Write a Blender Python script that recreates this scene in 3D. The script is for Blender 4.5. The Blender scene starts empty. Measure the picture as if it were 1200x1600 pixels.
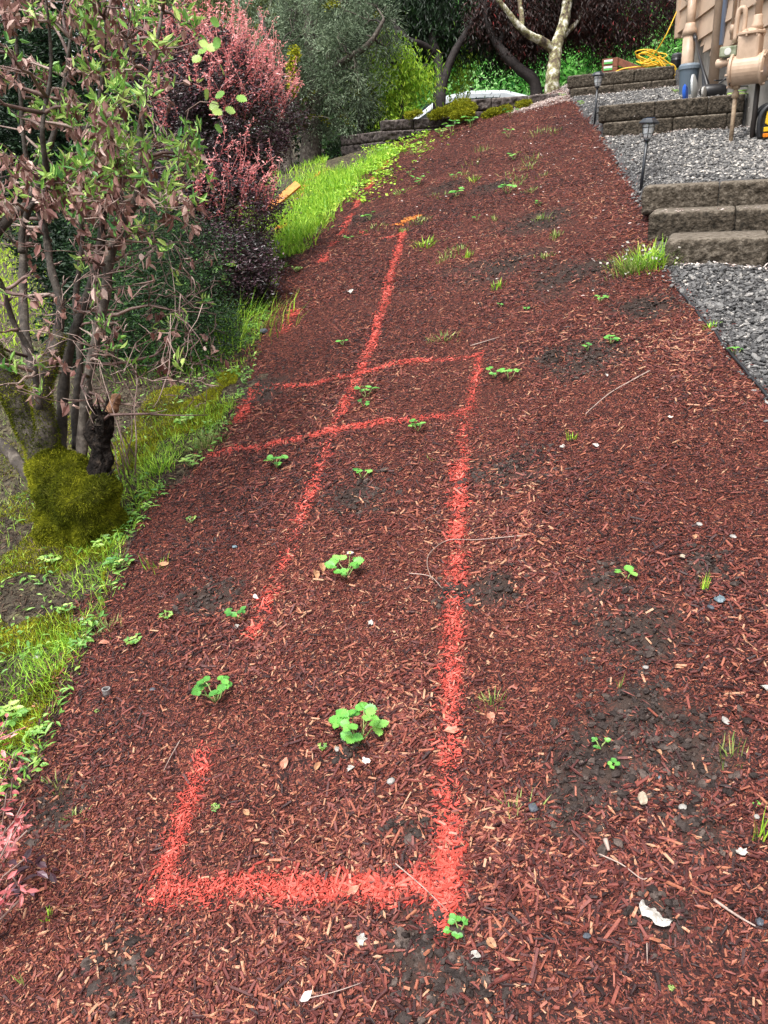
import bpy, bmesh, math
import numpy as np
from mathutils import Vector, Matrix

# ------------------------------------------------------------------ camera
F = 1250.0                      # focal length in pixels of the 1200x1600 photograph
up = np.array([-.06, 1, .416]); up /= np.linalg.norm(up)
fw = np.array([0, 0, -1.]); Yc = fw - fw.dot(up) * up; Yc /= np.linalg.norm(Yc); Xc = np.cross(Yc, up)
M = np.array([Xc, Yc, up])      # camera axes -> world axes
CZ = 1.54935
CAM = np.array([0, 0, CZ])
C = bpy.context.scene.collection
sc = bpy.context.scene
cd = bpy.data.cameras.new('camera'); cam = bpy.data.objects.new('camera', cd); C.objects.link(cam)
cd.sensor_fit = 'VERTICAL'; cd.sensor_height = 36; cd.lens = 36 * F / 1600
cd.clip_start = .05; cd.clip_end = 1000
mw = Matrix.Identity(4)
for i in range(3):
    for j in range(3): mw[i][j] = M[i][j]
mw.translation = CAM
cam.matrix_world = mw
sc.camera = cam

# ------------------------------------------------------------------ sky, sun, exposure
SUN_EL, SUN_ROT = math.radians(66), math.radians(215)
w = bpy.data.worlds.new('World'); sc.world = w; w.use_nodes = True
nt = w.node_tree; nt.nodes.clear()
sky = nt.nodes.new('ShaderNodeTexSky'); sky.sky_type = 'NISHITA'; sky.sun_disc = False
sky.sun_elevation = SUN_EL; sky.sun_rotation = SUN_ROT; sky.air_density = 1.0; sky.dust_density = 4.0; sky.ozone_density = .6
hsv = nt.nodes.new('ShaderNodeHueSaturation'); hsv.inputs['Saturation'].default_value = .22   # overcast: nearly white sky
bg = nt.nodes.new('ShaderNodeBackground'); bg.inputs['Strength'].default_value = .15
wo = nt.nodes.new('ShaderNodeOutputWorld')
nt.links.new(sky.outputs[0], hsv.inputs['Color']); nt.links.new(hsv.outputs[0], bg.inputs[0]); nt.links.new(bg.outputs[0], wo.inputs[0])
sl = bpy.data.lights.new('sun', 'SUN'); sl.energy = 1.5; sl.angle = math.radians(14); sl.color = (1, .97, .92)
so = bpy.data.objects.new('sun', sl); C.objects.link(so)
sd = Vector((math.sin(SUN_ROT) * math.cos(SUN_EL), math.cos(SUN_ROT) * math.cos(SUN_EL), math.sin(SUN_EL)))
so.rotation_euler = (sd).to_track_quat('Z', 'Y').to_euler()
sc.view_settings.view_transform = 'Standard'; sc.view_settings.look = 'None'
sc.view_settings.exposure = 1.35; sc.view_settings.gamma = 1

# ------------------------------------------------------------------ maths helpers
PI = math.pi
def ray(px, py): return M @ np.array([px - 600, 800 - py, -F]) / F
def P(px, py, d): return CAM + ray(px, py) * d
NP = M @ (np.array([-.3, 1, .626]) / np.linalg.norm([-.3, 1, .626]))
SX, SY = -NP[0] / NP[2], -NP[1] / NP[2]
def G(px, py):
    r = ray(px, py); return CAM + r * (-1.5 / (NP @ r))
def sstep(a, b, x):
    t = np.clip((x - a) / (b - a), 0, 1); return t * t * (3 - 2 * t)
_tab = np.random.default_rng(7).random((256, 256))
def vnoise(x, y):
    x = np.asarray(x, float); y = np.asarray(y, float)
    xi = np.floor(x).astype(int); yi = np.floor(y).astype(int)
    fx = x - xi; fy = y - yi; fx = fx * fx * (3 - 2 * fx); fy = fy * fy * (3 - 2 * fy)
    a = _tab[xi & 255, yi & 255]; b = _tab[(xi + 1) & 255, yi & 255]; c = _tab[xi & 255, (yi + 1) & 255]; d = _tab[(xi + 1) & 255, (yi + 1) & 255]
    return (a * (1 - fx) + b * fx) * (1 - fy) + (c * (1 - fx) + d * fx) * fy - .5
def fbm(x, y, o=3):
    s = 0; a = 1
    for k in range(o): s = s + a * vnoise(x * 2 ** k + 17 * k, y * 2 ** k + 31 * k); a *= .5
    return s

# ------------------------------------------------------------------ plan of the ground
SR = np.array([.925, -.38]); SR /= np.linalg.norm(SR); SQ = np.array([-SR[1], SR[0]])   # along the steps (to the right), away from them
SQ = np.array([.38, .925]); SQ /= np.linalg.norm(SQ)
HD = np.array([.1494, .9888]); HP0 = np.array([3.45, 7.96])                             # house wall line
Lb = np.array([G(*p)[:2] for p in [(-330, 1700), (-120, 1420), (40, 1215), (70, 1130), (115, 1040), (165, 930), (185, 850), (245, 760), (330, 705), (375, 600), (405, 500), (425, 440), (470, 385), (520, 312), (560, 275), (605, 240)]])
Rb = np.array([[1.0, -.5], [1.15, 1.0]] + [list(G(*p)[:2]) for p in [(1290, 740), (1200, 622), (1110, 512), (1048, 437)]] + [[1.60, 4.50], [1.70, 5.0], [1.80, 5.42], [1.93, 6.2], [2.17, 7.6], [2.30, 8.4], [2.40, 9.2], [2.70, 11.5], [2.75, 12]])
_o = np.argsort(Lb[:, 1]); Lb = Lb[_o]
def edgeL(y): return np.interp(y, Lb[:, 1], Lb[:, 0])
def edgeR(y): return np.interp(y, Rb[:, 1], Rb[:, 0])
Q1, Q2, Q3, QB, QW2, QW3 = 4.74, 5.19, 5.62, 5.90, 8.60, 11.65
ZT = (1.15, 1.285, 1.42)
def terrace(q):
    a = 1.03 + .183 * (q - Q1)
    b = 1.41 + .142 * (q - QB)
    c = 2.06 + .115 * (q - QW2 - .25)
    r = np.where(q < Q1 + .1, a, np.where(q < Q2 + .1, 1.10, np.where(q < Q3 + .1, 1.24, np.where(q < QB, 1.37, np.where(q < QW2 + .12, b, np.where(q < QW3 + .12, c, 2.60))))))
    return r
SOIL = [(790, 728, .16), (985, 985, .13), (945, 1180, .15), (1010, 1110, .12), (1060, 1180, .12), (940, 900, .07), (560, 770, .13), (840, 345, .3), (780, 415, .3), (560, 345, .25), (770, 290, .2), (430, 395, .3), (650, 1480, .09), (190, 1510, .07), (545, 1160, .05), (925, 560, .2), (330, 935, .12), (700, 930, .06), (1010, 480, .15), (770, 925, .08), (1100, 880, .06), (1085, 1285, .06), (1030, 1430, .05), (900, 1250, .08), (400, 610, .2), (720, 1540, .08), (640, 1290, .05), (80, 1270, .1), (900, 430, .3), (700, 290, .2), (860, 560, .1)]
SOILW = [(G(a, b)[0], G(a, b)[1], r) for a, b, r in SOIL]
def soil_mask(x, y):
    m = 0 * x
    n = fbm(x * 7, y * 7, 3) * .9
    for sx, sy, r in SOILW:
        d = np.sqrt((x - sx) ** 2 + (y - sy) ** 2) / r
        m = np.maximum(m, np.clip(1.25 - d + n, 0, 1))
    return m
def H(x, y, fine=True):
    x = np.asarray(x, float); y = np.asarray(y, float)
    pl = SX * x + SY * y
    q = SQ[0] * x + SQ[1] * y
    # left of the beds the slope eases off
    back = np.where(x > 2.2, 2.5, 1.6 + .9 * sstep(0.2, 2.4, x))
    tb = sstep(11.95, 13.2, y)
    pl = pl * (1 - tb) + back * tb
    far = sstep(20, 70, y) * 5
    pl = pl + far
    left = sstep(3.5, 12, -x); pl = pl * (1 - left) + (SY * np.minimum(y, 12) * .75 + .0) * left + left * far * .25
    g = sstep(-.02, .10, x - edgeR(y)) * (y < 12.6)
    r = pl * (1 - g) + np.where(q < QW3 + .12, terrace(q), np.maximum(2.6, pl * 0 + 2.6)) * g
    r = r + (fbm(x * 2.2, y * 2.2, 2) * .035 * (1 - g) + fbm(x * 3, y * 3, 2) * .03 * g)
    if fine:
        sm = soil_mask(x, y) * (1 - g)
        r = r + fbm(x * 9 + 5, y * 9, 3) * .022 * (1 - g) + (fbm(x * 22, y * 22 + 9, 3) * .03) * sm + fbm(x * 11, y * 11, 2) * .012 * g
    return r
def hz(x, y): return float(H(np.array([x]), np.array([y]))[0])
def hit(px, py, t0=.8, t1=30):
    r = ray(px, py); t = np.linspace(t0, t1, 1500); p = CAM[None] + r[None] * t[:, None]
    h = H(p[:, 0], p[:, 1]); k = np.argmax(p[:, 2] < h)
    if p[k, 2] >= h[k]: return G(px, py)
    a = p[k].copy(); a[2] = h[k]; return a
def in_view(x, y, z, mg=130):
    v = np.stack([x - CAM[0], y - CAM[1], z - CAM[2]], -1) @ M
    d = -v[:, 2]; u = 600 + v[:, 0] / d * F; s = 800 - v[:, 1] / d * F
    return (d > .3) & (u > -mg - 220) & (u < 1200 + mg + 220) & (s > -mg) & (s < 1600 + mg)
def depth(p): return float(-((np.asarray(p) - CAM) @ M)[2])

# ------------------------------------------------------------------ object helpers
def tag(o, label=None, cat=None, group=None, kind=None):
    if label: o['label'] = label
    if cat: o['category'] = cat
    if group: o['group'] = group
    if kind: o['kind'] = kind
    return o
def empty(name, loc, label, cat, group=None):
    o = bpy.data.objects.new(name, None); C.objects.link(o); o.location = tuple(loc); o.empty_display_size = .1
    return tag(o, label, cat, group)
def np_mesh(name, V, faces, mat, parent=None, attr=None, smooth=False, loc=None):
    """V (n,3); faces: (m,k) array or list of such arrays. World coordinates; parent's location is subtracted."""
    V = np.asarray(V, np.float32)
    if loc is None and parent is not None:
        p = parent; off = np.zeros(3)
        while p is not None: off += np.array(p.location); p = p.parent
        V = V - off
    elif loc is not None: V = V - np.asarray(loc)
    if not isinstance(faces, list): faces = [faces]
    faces = [np.asarray(f, np.int32) for f in faces if len(f)]
    m = bpy.data.meshes.new(name)
    m.vertices.add(len(V)); m.vertices.foreach_set('co', V.astype(np.float32).ravel())
    li = np.concatenate([f.ravel() for f in faces]); tot = np.concatenate([np.full(len(f), f.shape[1], np.int32) for f in faces])
    st = np.concatenate([[0], np.cumsum(tot)[:-1]]).astype(np.int32)
    m.loops.add(len(li)); m.loops.foreach_set('vertex_index', li)
    m.polygons.add(len(tot)); m.polygons.foreach_set('loop_start', st)
    m.polygons.foreach_set('use_smooth', np.full(len(tot), smooth))
    m.update(calc_edges=True)
    if attr is not None:
        a = m.attributes.new('rnd', 'FLOAT', 'POINT'); a.data.foreach_set('value', np.asarray(attr, np.float32))
    m.materials.append(mat)
    o = bpy.data.objects.new(name, m); C.objects.link(o)
    if loc is not None: o.location = tuple(loc)
    if parent is not None: o.parent = parent
    return o
class MB:                                             # collects pieces in world coordinates
    def __init__(s): s.v = []; s.f = {}; s.n = 0; s.a = []
    def add(s, V, F_, a=.5):
        V = np.asarray(V, float)
        F_ = [np.asarray(F_)] if not isinstance(F_, list) else [np.asarray(q) for q in F_]
        for q in F_:
            if len(q): s.f.setdefault(q.shape[1], []).append(q + s.n)
        s.v.append(V); s.n += len(V); s.a.append(np.full(len(V), a) if np.isscalar(a) else a)
        return s
    def build(s, name, mat, parent=None, smooth=False, loc=None, bevel=0):
        o = np_mesh(name, np.concatenate(s.v), [np.concatenate(q) for q in s.f.values()], mat, parent, np.concatenate(s.a), smooth, loc)
        if bevel:
            b = o.modifiers.new('bevel', 'BEVEL'); b.width = bevel; b.segments = 2; b.limit_method = 'ANGLE'; b.angle_limit = .7
        return o
BOXF = np.array([[0, 3, 2, 1], [4, 5, 6, 7], [0, 1, 5, 4], [1, 2, 6, 5], [2, 3, 7, 6], [3, 0, 4, 7]])
def box(c, s, R=None):
    v = np.array([[-1, -1, -1], [1, -1, -1], [1, 1, -1], [-1, 1, -1], [-1, -1, 1], [1, -1, 1], [1, 1, 1], [-1, 1, 1]]) * .5 * np.asarray(s)
    if R is not None: v = v @ np.asarray(R).T
    return v + np.asarray(c), BOXF
def rz(a): c, s = math.cos(a), math.sin(a); return np.array([[c, -s, 0], [s, c, 0], [0, 0, 1.]])
def tube(pts, rad, n=6, caps=True):
    pts = np.asarray(pts, float); k = len(pts); rad = np.broadcast_to(np.asarray(rad, float), (k,))
    T = np.gradient(pts, axis=0); T /= np.linalg.norm(T, axis=1)[:, None] + 1e-9
    ref = np.array([0, 0, 1.]) if abs(T[0, 2]) < .8 else np.array([1., 0, 0])
    A = np.cross(T, ref); A /= np.linalg.norm(A, axis=1)[:, None] + 1e-9; B = np.cross(T, A)
    an = np.arange(n) * 2 * PI / n
    V = pts[:, None] + rad[:, None, None] * (np.cos(an)[None, :, None] * A[:, None] + np.sin(an)[None, :, None] * B[:, None])
    V = V.reshape(-1, 3)
    i = np.arange(k - 1)[:, None] * n; j = np.arange(n)[None]; j2 = (j + 1) % n
    Fq = np.stack([i + j, i + j2, i + n + j2, i + n + j], -1).reshape(-1, 4)
    out = [Fq]
    if caps: out.append(np.array([list(range(n))[::-1], list(range((k - 1) * n, k * n))]))
    return V, out
def lathe(c, prof, axis=(0, 0, 1), n=20):
    """profile [(r, h)] turned about axis through c"""
    ax = np.asarray(axis, float); ax /= np.linalg.norm(ax)
    ref = np.array([1., 0, 0]) if abs(ax[0]) < .8 else np.array([0, 1., 0])
    A = np.cross(ax, ref); A /= np.linalg.norm(A); B = np.cross(ax, A)
    an = np.arange(n) * 2 * PI / n; k = len(prof)
    V = np.array([np.asarray(c) + ax * h + r * (math.cos(a) * A + math.sin(a) * B) for r, h in prof for a in an])
    i = np.arange(k - 1)[:, None] * n; j = np.arange(n)[None]; j2 = (j + 1) % n
    Fq = np.stack([i + j, i + j2, i + n + j2, i + n + j], -1).reshape(-1, 4)
    return V, [Fq, np.array([list(range(n))[::-1], list(range((k - 1) * n, k * n))])]
def smoothpath(pts, m=5):
    pts = np.asarray(pts, float); k = len(pts); t = np.linspace(0, k - 1, (k - 1) * m + 1)
    out = []
    for q in t:
        i = min(int(q), k - 2); u = q - i
        p0 = pts[max(i - 1, 0)]; p1 = pts[i]; p2 = pts[i + 1]; p3 = pts[min(i + 2, k - 1)]
        out.append(.5 * ((2 * p1) + (-p0 + p2) * u + (2 * p0 - 5 * p1 + 4 * p2 - p3) * u * u + (-p0 + 3 * p1 - 3 * p2 + p3) * u ** 3))
    return np.array(out)
def frames(N, rng, nrm=None, tilt=.4, yaw=None):
    """N rotation matrices: z axis near nrm with random tilt, random yaw; columns = local axes"""
    if nrm is None: nrm = np.tile([0, 0, 1.], (N, 1))
    z = nrm + rng.normal(0, tilt, (N, 3)); z /= np.linalg.norm(z, axis=1)[:, None] + 1e-9
    a = rng.random(N) * 2 * PI if yaw is None else yaw
    h = np.stack([np.cos(a), np.sin(a), np.zeros(N)], -1) + rng.normal(0, .01, (N, 3))
    x = h - (h * z).sum(1)[:, None] * z; x /= np.linalg.norm(x, axis=1)[:, None] + 1e-9
    y = np.cross(z, x)
    return np.stack([x, y, z], -1)
def inst(tv, tf, pos, R, S):
    """instances of a template mesh -> V, F"""
    tv = np.asarray(tv, float); tf = np.asarray(tf); N = len(pos)
    S = np.asarray(S, float); S = S[:, None] * np.ones((1, 3)) if S.ndim == 1 else S
    L = tv[None] * S[:, None]
    V = np.einsum('nij,nkj->nki', R, L) + pos[:, None]
    Fq = (tf[None] + (np.arange(N) * len(tv))[:, None, None]).reshape(-1, tf.shape[1])
    return V.reshape(-1, 3), Fq
def add_inst(mb, tv, tf, pos, R, S, a):
    V, Fq = inst(tv, tf, pos, R, S); mb.add(V, Fq, np.repeat(a, len(tv)))

# templates
LEAF_V = np.array([[0, 0, 0], [.35, -.24, .06], [.35, 0, -.02], [.35, .24, .06], [.72, -.17, .03], [.72, 0, -.06], [.72, .17, .03], [1, 0, -.12]])
LEAF_F = np.array([[0, 1, 2, 2], [0, 2, 3, 3], [1, 4, 5, 2], [2, 5, 6, 3], [4, 7, 5, 5], [5, 7, 6, 6]])
LEAF_F4 = np.array([[1, 4, 5, 2], [2, 5, 6, 3]])
SLEAF_V = np.array([[0, 0, 0], [.5, -.3, .07], [1, 0, -.05], [.5, .3, .07]]); SLEAF_F = np.array([[0, 1, 2, 3]])
BLADE_V = np.array([[-.5, 0, 0], [.5, 0, 0], [-.38, .12, .45], [.38, .12, .45], [0, .42, .9]]); BLADE_Q = np.array([[0, 1, 3, 2]]); BLADE_T = np.array([[2, 3, 4]])
def add_leaves(mb, pos, R, S, a):                     # folded pointed leaves from quads and tris
    N = len(pos); S = np.asarray(S, float); S = S[:, None] * np.ones((1, 3)) if S.ndim == 1 else S
    V = (np.einsum('nij,nkj->nki', R, LEAF_V[None] * S[:, None]) + pos[:, None]).reshape(-1, 3)
    o = (np.arange(N) * 8)[:, None, None]
    T = (np.array([[0, 1, 2], [0, 2, 3], [4, 7, 5], [5, 7, 6]])[None] + o).reshape(-1, 3); Q = (LEAF_F4[None] + o).reshape(-1, 4)
    mb.add(V, [T, Q], np.repeat(a, 8))
def add_blades(mb, pos, R, S, a):
    N = len(pos)
    V = (np.einsum('nij,nkj->nki', R, BLADE_V[None] * S[:, None]) + pos[:, None]).reshape(-1, 3); o = (np.arange(N) * 5)[:, None, None]
    mb.add(V, [(BLADE_Q[None] + o).reshape(-1, 4), (BLADE_T[None] + o).reshape(-1, 3)], np.repeat(a, 5))

# ------------------------------------------------------------------ materials
def mat(name, stops=None, rough=.7, spec=.4, trans=0, bump=None, noise=None, metal=0, attr=True, coat=0):
    """stops: [(pos, rgb)] read from the per-piece random attribute (attr) or from noise=(scale, detail)"""
    m = bpy.data.materials.new(name); m.use_nodes = True; t = m.node_tree; N = t.nodes; L = t.links
    b = N['Principled BSDF']; out = N['Material Output']
    b.inputs['Roughness'].default_value = rough; b.inputs['Specular IOR Level'].default_value = spec; b.inputs['Metallic'].default_value = metal
    if coat: b.inputs['Coat Weight'].default_value = coat; b.inputs['Coat Roughness'].default_value = .15
    if not isinstance(stops, list): stops = [(0, stops), (1, stops)]
    r = N.new('ShaderNodeValToRGB'); e = r.color_ramp.elements
    while len(e) < len(stops): e.new(.5)
    for i, (p, c) in enumerate(stops): e[i].position = p; e[i].color = (*c, 1)
    tc = N.new('ShaderNodeTexCoord')
    fac = None
    if noise:
        n1 = N.new('ShaderNodeTexNoise'); n1.inputs['Scale'].default_value = noise[0]; n1.inputs['Detail'].default_value = noise[1]; n1.inputs['Roughness'].default_value = .65
        L.new(tc.outputs['Object'], n1.inputs['Vector'])
        mr = N.new('ShaderNodeMapRange'); mr.inputs[1].default_value = .3; mr.inputs[2].default_value = .7
        L.new(n1.outputs['Fac'], mr.inputs[0]); fac = mr.outputs[0]
    if attr:
        at = N.new('ShaderNodeAttribute'); at.attribute_name = 'rnd'
        if fac is not None:
            mx = N.new('ShaderNodeMath'); mx.operation = 'MULTIPLY_ADD'; mx.inputs[1].default_value = noise[2] if len(noise) > 2 else .5
            L.new(fac, mx.inputs[0]); 
            sb = N.new('ShaderNodeMath'); sb.operation = 'MULTIPLY_ADD'; sb.inputs[1].default_value = 1; sb.inputs[2].default_value = -.5 * (noise[2] if len(noise) > 2 else .5)
            L.new(at.outputs['Fac'], sb.inputs[0]); L.new(sb.outputs[0], mx.inputs[2]); fac = mx.outputs[0]
        else: fac = at.outputs['Fac']
    if fac is not None: L.new(fac, r.inputs[0])
    L.new(r.outputs[0], b.inputs['Base Color'])
    if bump:
        n2 = N.new('ShaderNodeTexNoise'); n2.inputs['Scale'].default_value = bump[0]; n2.inputs['Detail'].default_value = 6
        L.new(tc.outputs['Object'], n2.inputs['Vector'])
        bp = N.new('ShaderNodeBump'); bp.inputs['Strength'].default_value = bump[1]; bp.inputs['Distance'].default_value = bump[2]
        L.new(n2.outputs['Fac'], bp.inputs['Height']); L.new(bp.outputs[0], b.inputs['Normal'])
    if trans:
        tr = N.new('ShaderNodeBsdfTranslucent'); ms = N.new('ShaderNodeMixShader'); ms.inputs[0].default_value = trans
        L.new(r.outputs[0], tr.inputs['Color']); L.new(b.outputs[0], ms.inputs[1]); L.new(tr.outputs[0], ms.inputs[2]); L.new(ms.outputs[0], out.inputs['Surface'])
    return m
CHIP = [(0, (.011, .006, .006)), (.22, (.030, .011, .011)), (.46, (.100, .026, .022)), (.68, (.180, .048, .036)), (.84, (.27, .088, .055)), (.95, (.34, .135, .075)), (1, (.40, .23, .14))]
M_chip = mat('bark_mulch', CHIP, rough=.55, spec=.3, bump=(260, .4, .002), noise=(90, 3, .16))
M_paintchip = mat('coral_spray_paint', [(0, (.11, .022, .017)), (.3, (.30, .040, .028)), (.6, (.52, .068, .048)), (.85, (.62, .115, .085)), (1, (.70, .21, .16))], rough=.6, spec=.35, bump=(260, .4, .002), noise=(90, 3, .2))
M_orange = mat('orange_spray_paint', [(0, (.6, .16, .02)), (1, (.85, .30, .05))], rough=.6)
M_clod = mat('wet_soil', [(0, (.018, .013, .012)), (.6, (.048, .036, .032)), (1, (.11, .082, .070))], rough=.7, spec=.15, bump=(160, .8, .004), noise=(60, 4, .5))
M_gravel = mat('crushed_gravel', [(0, (.024, .024, .025)), (.4, (.095, .093, .093)), (.7, (.19, .185, .178)), (.9, (.34, .32, .30)), (1, (.52, .48, .43))], rough=.6, spec=.3, bump=(150, .4, .002), noise=(50, 3, .2))
M_block = mat('split_face_concrete', [(0, (.018, .015, .011)), (.5, (.072, .058, .043)), (1, (.19, .162, .13))], rough=.9, spec=.2, bump=(55, 1, .02), noise=(38, 6, 1.0))
M_stone = mat('old_stone', [(0, (.02, .016, .015)), (.5, (.07, .056, .052)), (1, (.17, .145, .13))], rough=.9, spec=.2, bump=(30, 1, .02), noise=(16, 8, 1.0))
M_moss = mat('moss', [(0, (.035, .045, .004)), (.5, (.16, .175, .010)), (1, (.46, .45, .035))], rough=.9, spec=.1, trans=.25)
M_bark = mat('grey_bark', [(0, (.014, .011, .009)), (.5, (.055, .043, .034)), (1, (.20, .17, .14))], rough=.8, bump=(60, .8, .006), noise=(25, 6, .8))
M_twig = mat('red_brown_twig', [(0, (.06, .032, .028)), (.5, (.17, .10, .085)), (1, (.34, .25, .21))], rough=.6, spec=.5, noise=(40, 3, .5))
M_darkbark = mat('dark_bark', [(0, (.008, .006, .006)), (1, (.04, .03, .028))], rough=.8, bump=(30, .8, .01), noise=(20, 6, .8))
M_lichen = mat('lichen_bark', [(0, (.03, .022, .014)), (.35, (.12, .09, .06)), (.55, (.22, .21, .09)), (.72, (.40, .37, .30)), (1, (.66, .64, .56))], rough=.9, bump=(30, .8, .01), noise=(9, 8, 1.3))
M_deadleaf = mat('withered_leaf', [(0, (.06, .024, .020)), (.4, (.20, .085, .07)), (.7, (.36, .21, .17)), (1, (.62, .48, .42))], rough=.55, spec=.5, trans=.15, bump=(60, .3, .004))
M_newleaf = mat('fresh_leaf', [(0, (.06, .20, .05)), (.5, (.22, .42, .07)), (1, (.50, .62, .18))], rough=.45, spec=.5, trans=.3)
M_straw = mat('strawberry_leaf', [(0, (.045, .18, .04)), (.5, (.13, .40, .06)), (1, (.30, .58, .12))], rough=.42, spec=.5, trans=.25, noise=(60, 2, .25))
M_stem = mat('green_stem', [(0, (.12, .22, .05)), (1, (.30, .30, .12))], rough=.6)
M_grass = mat('grass_blade', [(0, (.07, .20, .015)), (.5, (.26, .52, .035)), (1, (.54, .72, .08))], rough=.5, trans=.3)
M_drygrass = mat('weak_grass', [(0, (.09, .16, .03)), (.5, (.22, .32, .07)), (1, (.48, .48, .18))], rough=.5, trans=.3)
M_purple = mat('purple_leaf', [(0, (.010, .014, .010)), (.35, (.028, .022, .022)), (.6, (.058, .026, .036)), (.9, (.13, .06, .085)), (1, (.24, .14, .16))], rough=.4, spec=.6, trans=.1)
M_pink = mat('pink_leaf', [(0, (.40, .07, .08)), (.5, (.72, .22, .22)), (1, (.90, .50, .47))], rough=.5, trans=.25)
M_darkgreen = mat('dark_evergreen', [(0, (.006, .017, .008)), (.6, (.024, .062, .020)), (.88, (.07, .17, .04)), (1, (.16, .34, .07))], rough=.5, spec=.3, trans=.15)
M_juniper = mat('grey_green_juniper', [(0, (.03, .045, .022)), (.5, (.14, .20, .115)), (1, (.36, .44, .29))], rough=.7, trans=.15)
M_cherry = mat('dark_canopy_leaf', [(0, (.005, .011, .005)), (.6, (.015, .045, .012)), (.93, (.045, .13, .02)), (1, (.16, .30, .03))], rough=.5, trans=.2)
M_yellowgreen = mat('backlit_leaf', [(0, (.10, .25, .015)), (.5, (.34, .55, .04)), (1, (.62, .76, .08))], rough=.5, trans=.45)
M_bright = mat('bright_bush_leaf', [(0, (.04, .20, .04)), (.5, (.20, .55, .10)), (1, (.60, .85, .40))], rough=.4, trans=.45)
M_maple = mat('dark_red_leaf', [(0, (.010, .005, .004)), (.6, (.035, .014, .011)), (.9, (.10, .025, .02)), (1, (.42, .06, .06))], rough=.5, trans=.25)
M_petal = mat('fallen_petal', [(0, (.50, .36, .32)), (1, (.78, .72, .68))], rough=.6, trans=.2)
M_white = mat('white_petal', [(0, (.20, .17, .14)), (.5, (.36, .34, .31)), (1, (.48, .46, .43))], rough=.6, attr=False, noise=(90, 3), bump=(120, .8, .004))
def plain(name, c, rough=.5, spec=.5, metal=0, bump=None, coat=0): return mat(name, c, rough, spec, metal=metal, attr=False, bump=bump, coat=coat)
M_black = plain('black_plastic', (.012, .012, .014), .4)
M_cord = plain('yellow_cord', (.80, .48, .02), .45)
M_tan = mat('tan_house_paint', [(0, (.46, .33, .235)), (1, (.56, .41, .30))], rough=.6, attr=False, noise=(3, 6), bump=(40, .25, .003))
M_tanpipe = mat('tan_pipe_paint', [(0, (.38, .27, .19)), (1, (.56, .41, .30))], rough=.4, attr=False, noise=(8, 6), bump=(30, .15, .002))
M_concrete = mat('foundation_concrete', [(0, (.18, .165, .145)), (1, (.38, .35, .31))], rough=.9, attr=False, noise=(4, 8), bump=(60, .5, .004))

def ground_material():
    """bark mulch: stretched cells of chip colours over dark soil, with real relief; soil attribute opens the dark patches"""
    m = bpy.data.materials.new('mulch_ground'); m.use_nodes = True; t = m.node_tree; N = t.nodes; L = t.links; b = N['Principled BSDF']
    tc = N.new('ShaderNodeTexCoord'); nz = N.new('ShaderNodeTexNoise'); nz.inputs['Scale'].default_value = 35; nz.inputs['Detail'].default_value = 3
    L.new(tc.outputs['Object'], nz.inputs['Vector'])
    mp = N.new('ShaderNodeMix'); mp.data_type = 'RGBA'; mp.inputs[0].default_value = .06
    L.new(tc.outputs['Object'], mp.inputs[6]); L.new(nz.outputs['Color'], mp.inputs[7])
    vs = []
    for sc_, rot in (((95, 260, 150), .6), ((240, 90, 150), -.5)):
        mm = N.new('ShaderNodeMapping'); mm.inputs['Scale'].default_value = sc_; mm.inputs['Rotation'].default_value = (0, 0, rot)
        v = N.new('ShaderNodeTexVoronoi'); L.new(mp.outputs[2], mm.inputs[0]); L.new(mm.outputs[0], v.inputs['Vector']); v.inputs['Scale'].default_value = 1; vs.append(v)
    n2 = N.new('ShaderNodeTexNoise'); n2.inputs['Scale'].default_value = 60; L.new(tc.outputs['Object'], n2.inputs['Vector'])
    gt = N.new('ShaderNodeMath'); gt.operation = 'GREATER_THAN'; gt.inputs[1].default_value = .5; L.new(n2.outputs['Fac'], gt.inputs[0])
    mc = N.new('ShaderNodeMix'); mc.data_type = 'RGBA'; L.new(gt.outputs[0], mc.inputs[0]); L.new(vs[0].outputs['Color'], mc.inputs[6]); L.new(vs[1].outputs['Color'], mc.inputs[7])
    sp = N.new('ShaderNodeSeparateColor'); L.new(mc.outputs[2], sp.inputs[0])
    r = N.new('ShaderNodeValToRGB'); e = r.color_ramp.elements
    st = [(0, (.010, .005, .005)), (.4, (.030, .010, .009)), (.7, (.10, .026, .018)), (.9, (.17, .045, .028)), (1, (.26, .10, .06))]
    while len(e) < len(st): e.new(.5)
    for i, (p, c) in enumerate(st): e[i].position = p; e[i].color = (*c, 1)
    L.new(sp.outputs[0], r.inputs[0])
    at = N.new('ShaderNodeAttribute'); at.attribute_name = 'rnd'
    ms = N.new('ShaderNodeMix'); ms.data_type = 'RGBA'; ms.inputs[7].default_value = (.040, .027, .022, 1)
    L.new(at.outputs['Fac'], ms.inputs[0]); L.new(r.outputs[0], ms.inputs[6])
    L.new(ms.outputs[2], b.inputs['Base Color']); b.inputs['Roughness'].default_value = .65; b.inputs['Specular IOR Level'].default_value = .15
    bp = N.new('ShaderNodeBump'); bp.inputs['Strength'].default_value = .9; bp.inputs['Distance'].default_value = .008
    ad = N.new('ShaderNodeMath'); ad.operation = 'ADD'; L.new(sp.outputs[1], ad.inputs[0]); L.new(nz.outputs['Fac'], ad.inputs[1])
    L.new(ad.outputs[0], bp.inputs['Height']); L.new(bp.outputs[0], b.inputs['Normal'])
    return m
M_ground = ground_material()
M_lawnsoil = mat('lawn_soil', [(0, (.016, .013, .010)), (.45, (.045, .036, .025)), (.75, (.09, .075, .045)), (1, (.14, .15, .05))], rough=.85, spec=.2, noise=(22, 8), attr=False, bump=(60, 1, .012))
M_gravelbed = mat('gravel_bed', [(0, (.015, .016, .018)), (1, (.12, .115, .115))], rough=.7, noise=(60, 6), attr=False, bump=(90, 1, .01))

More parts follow.
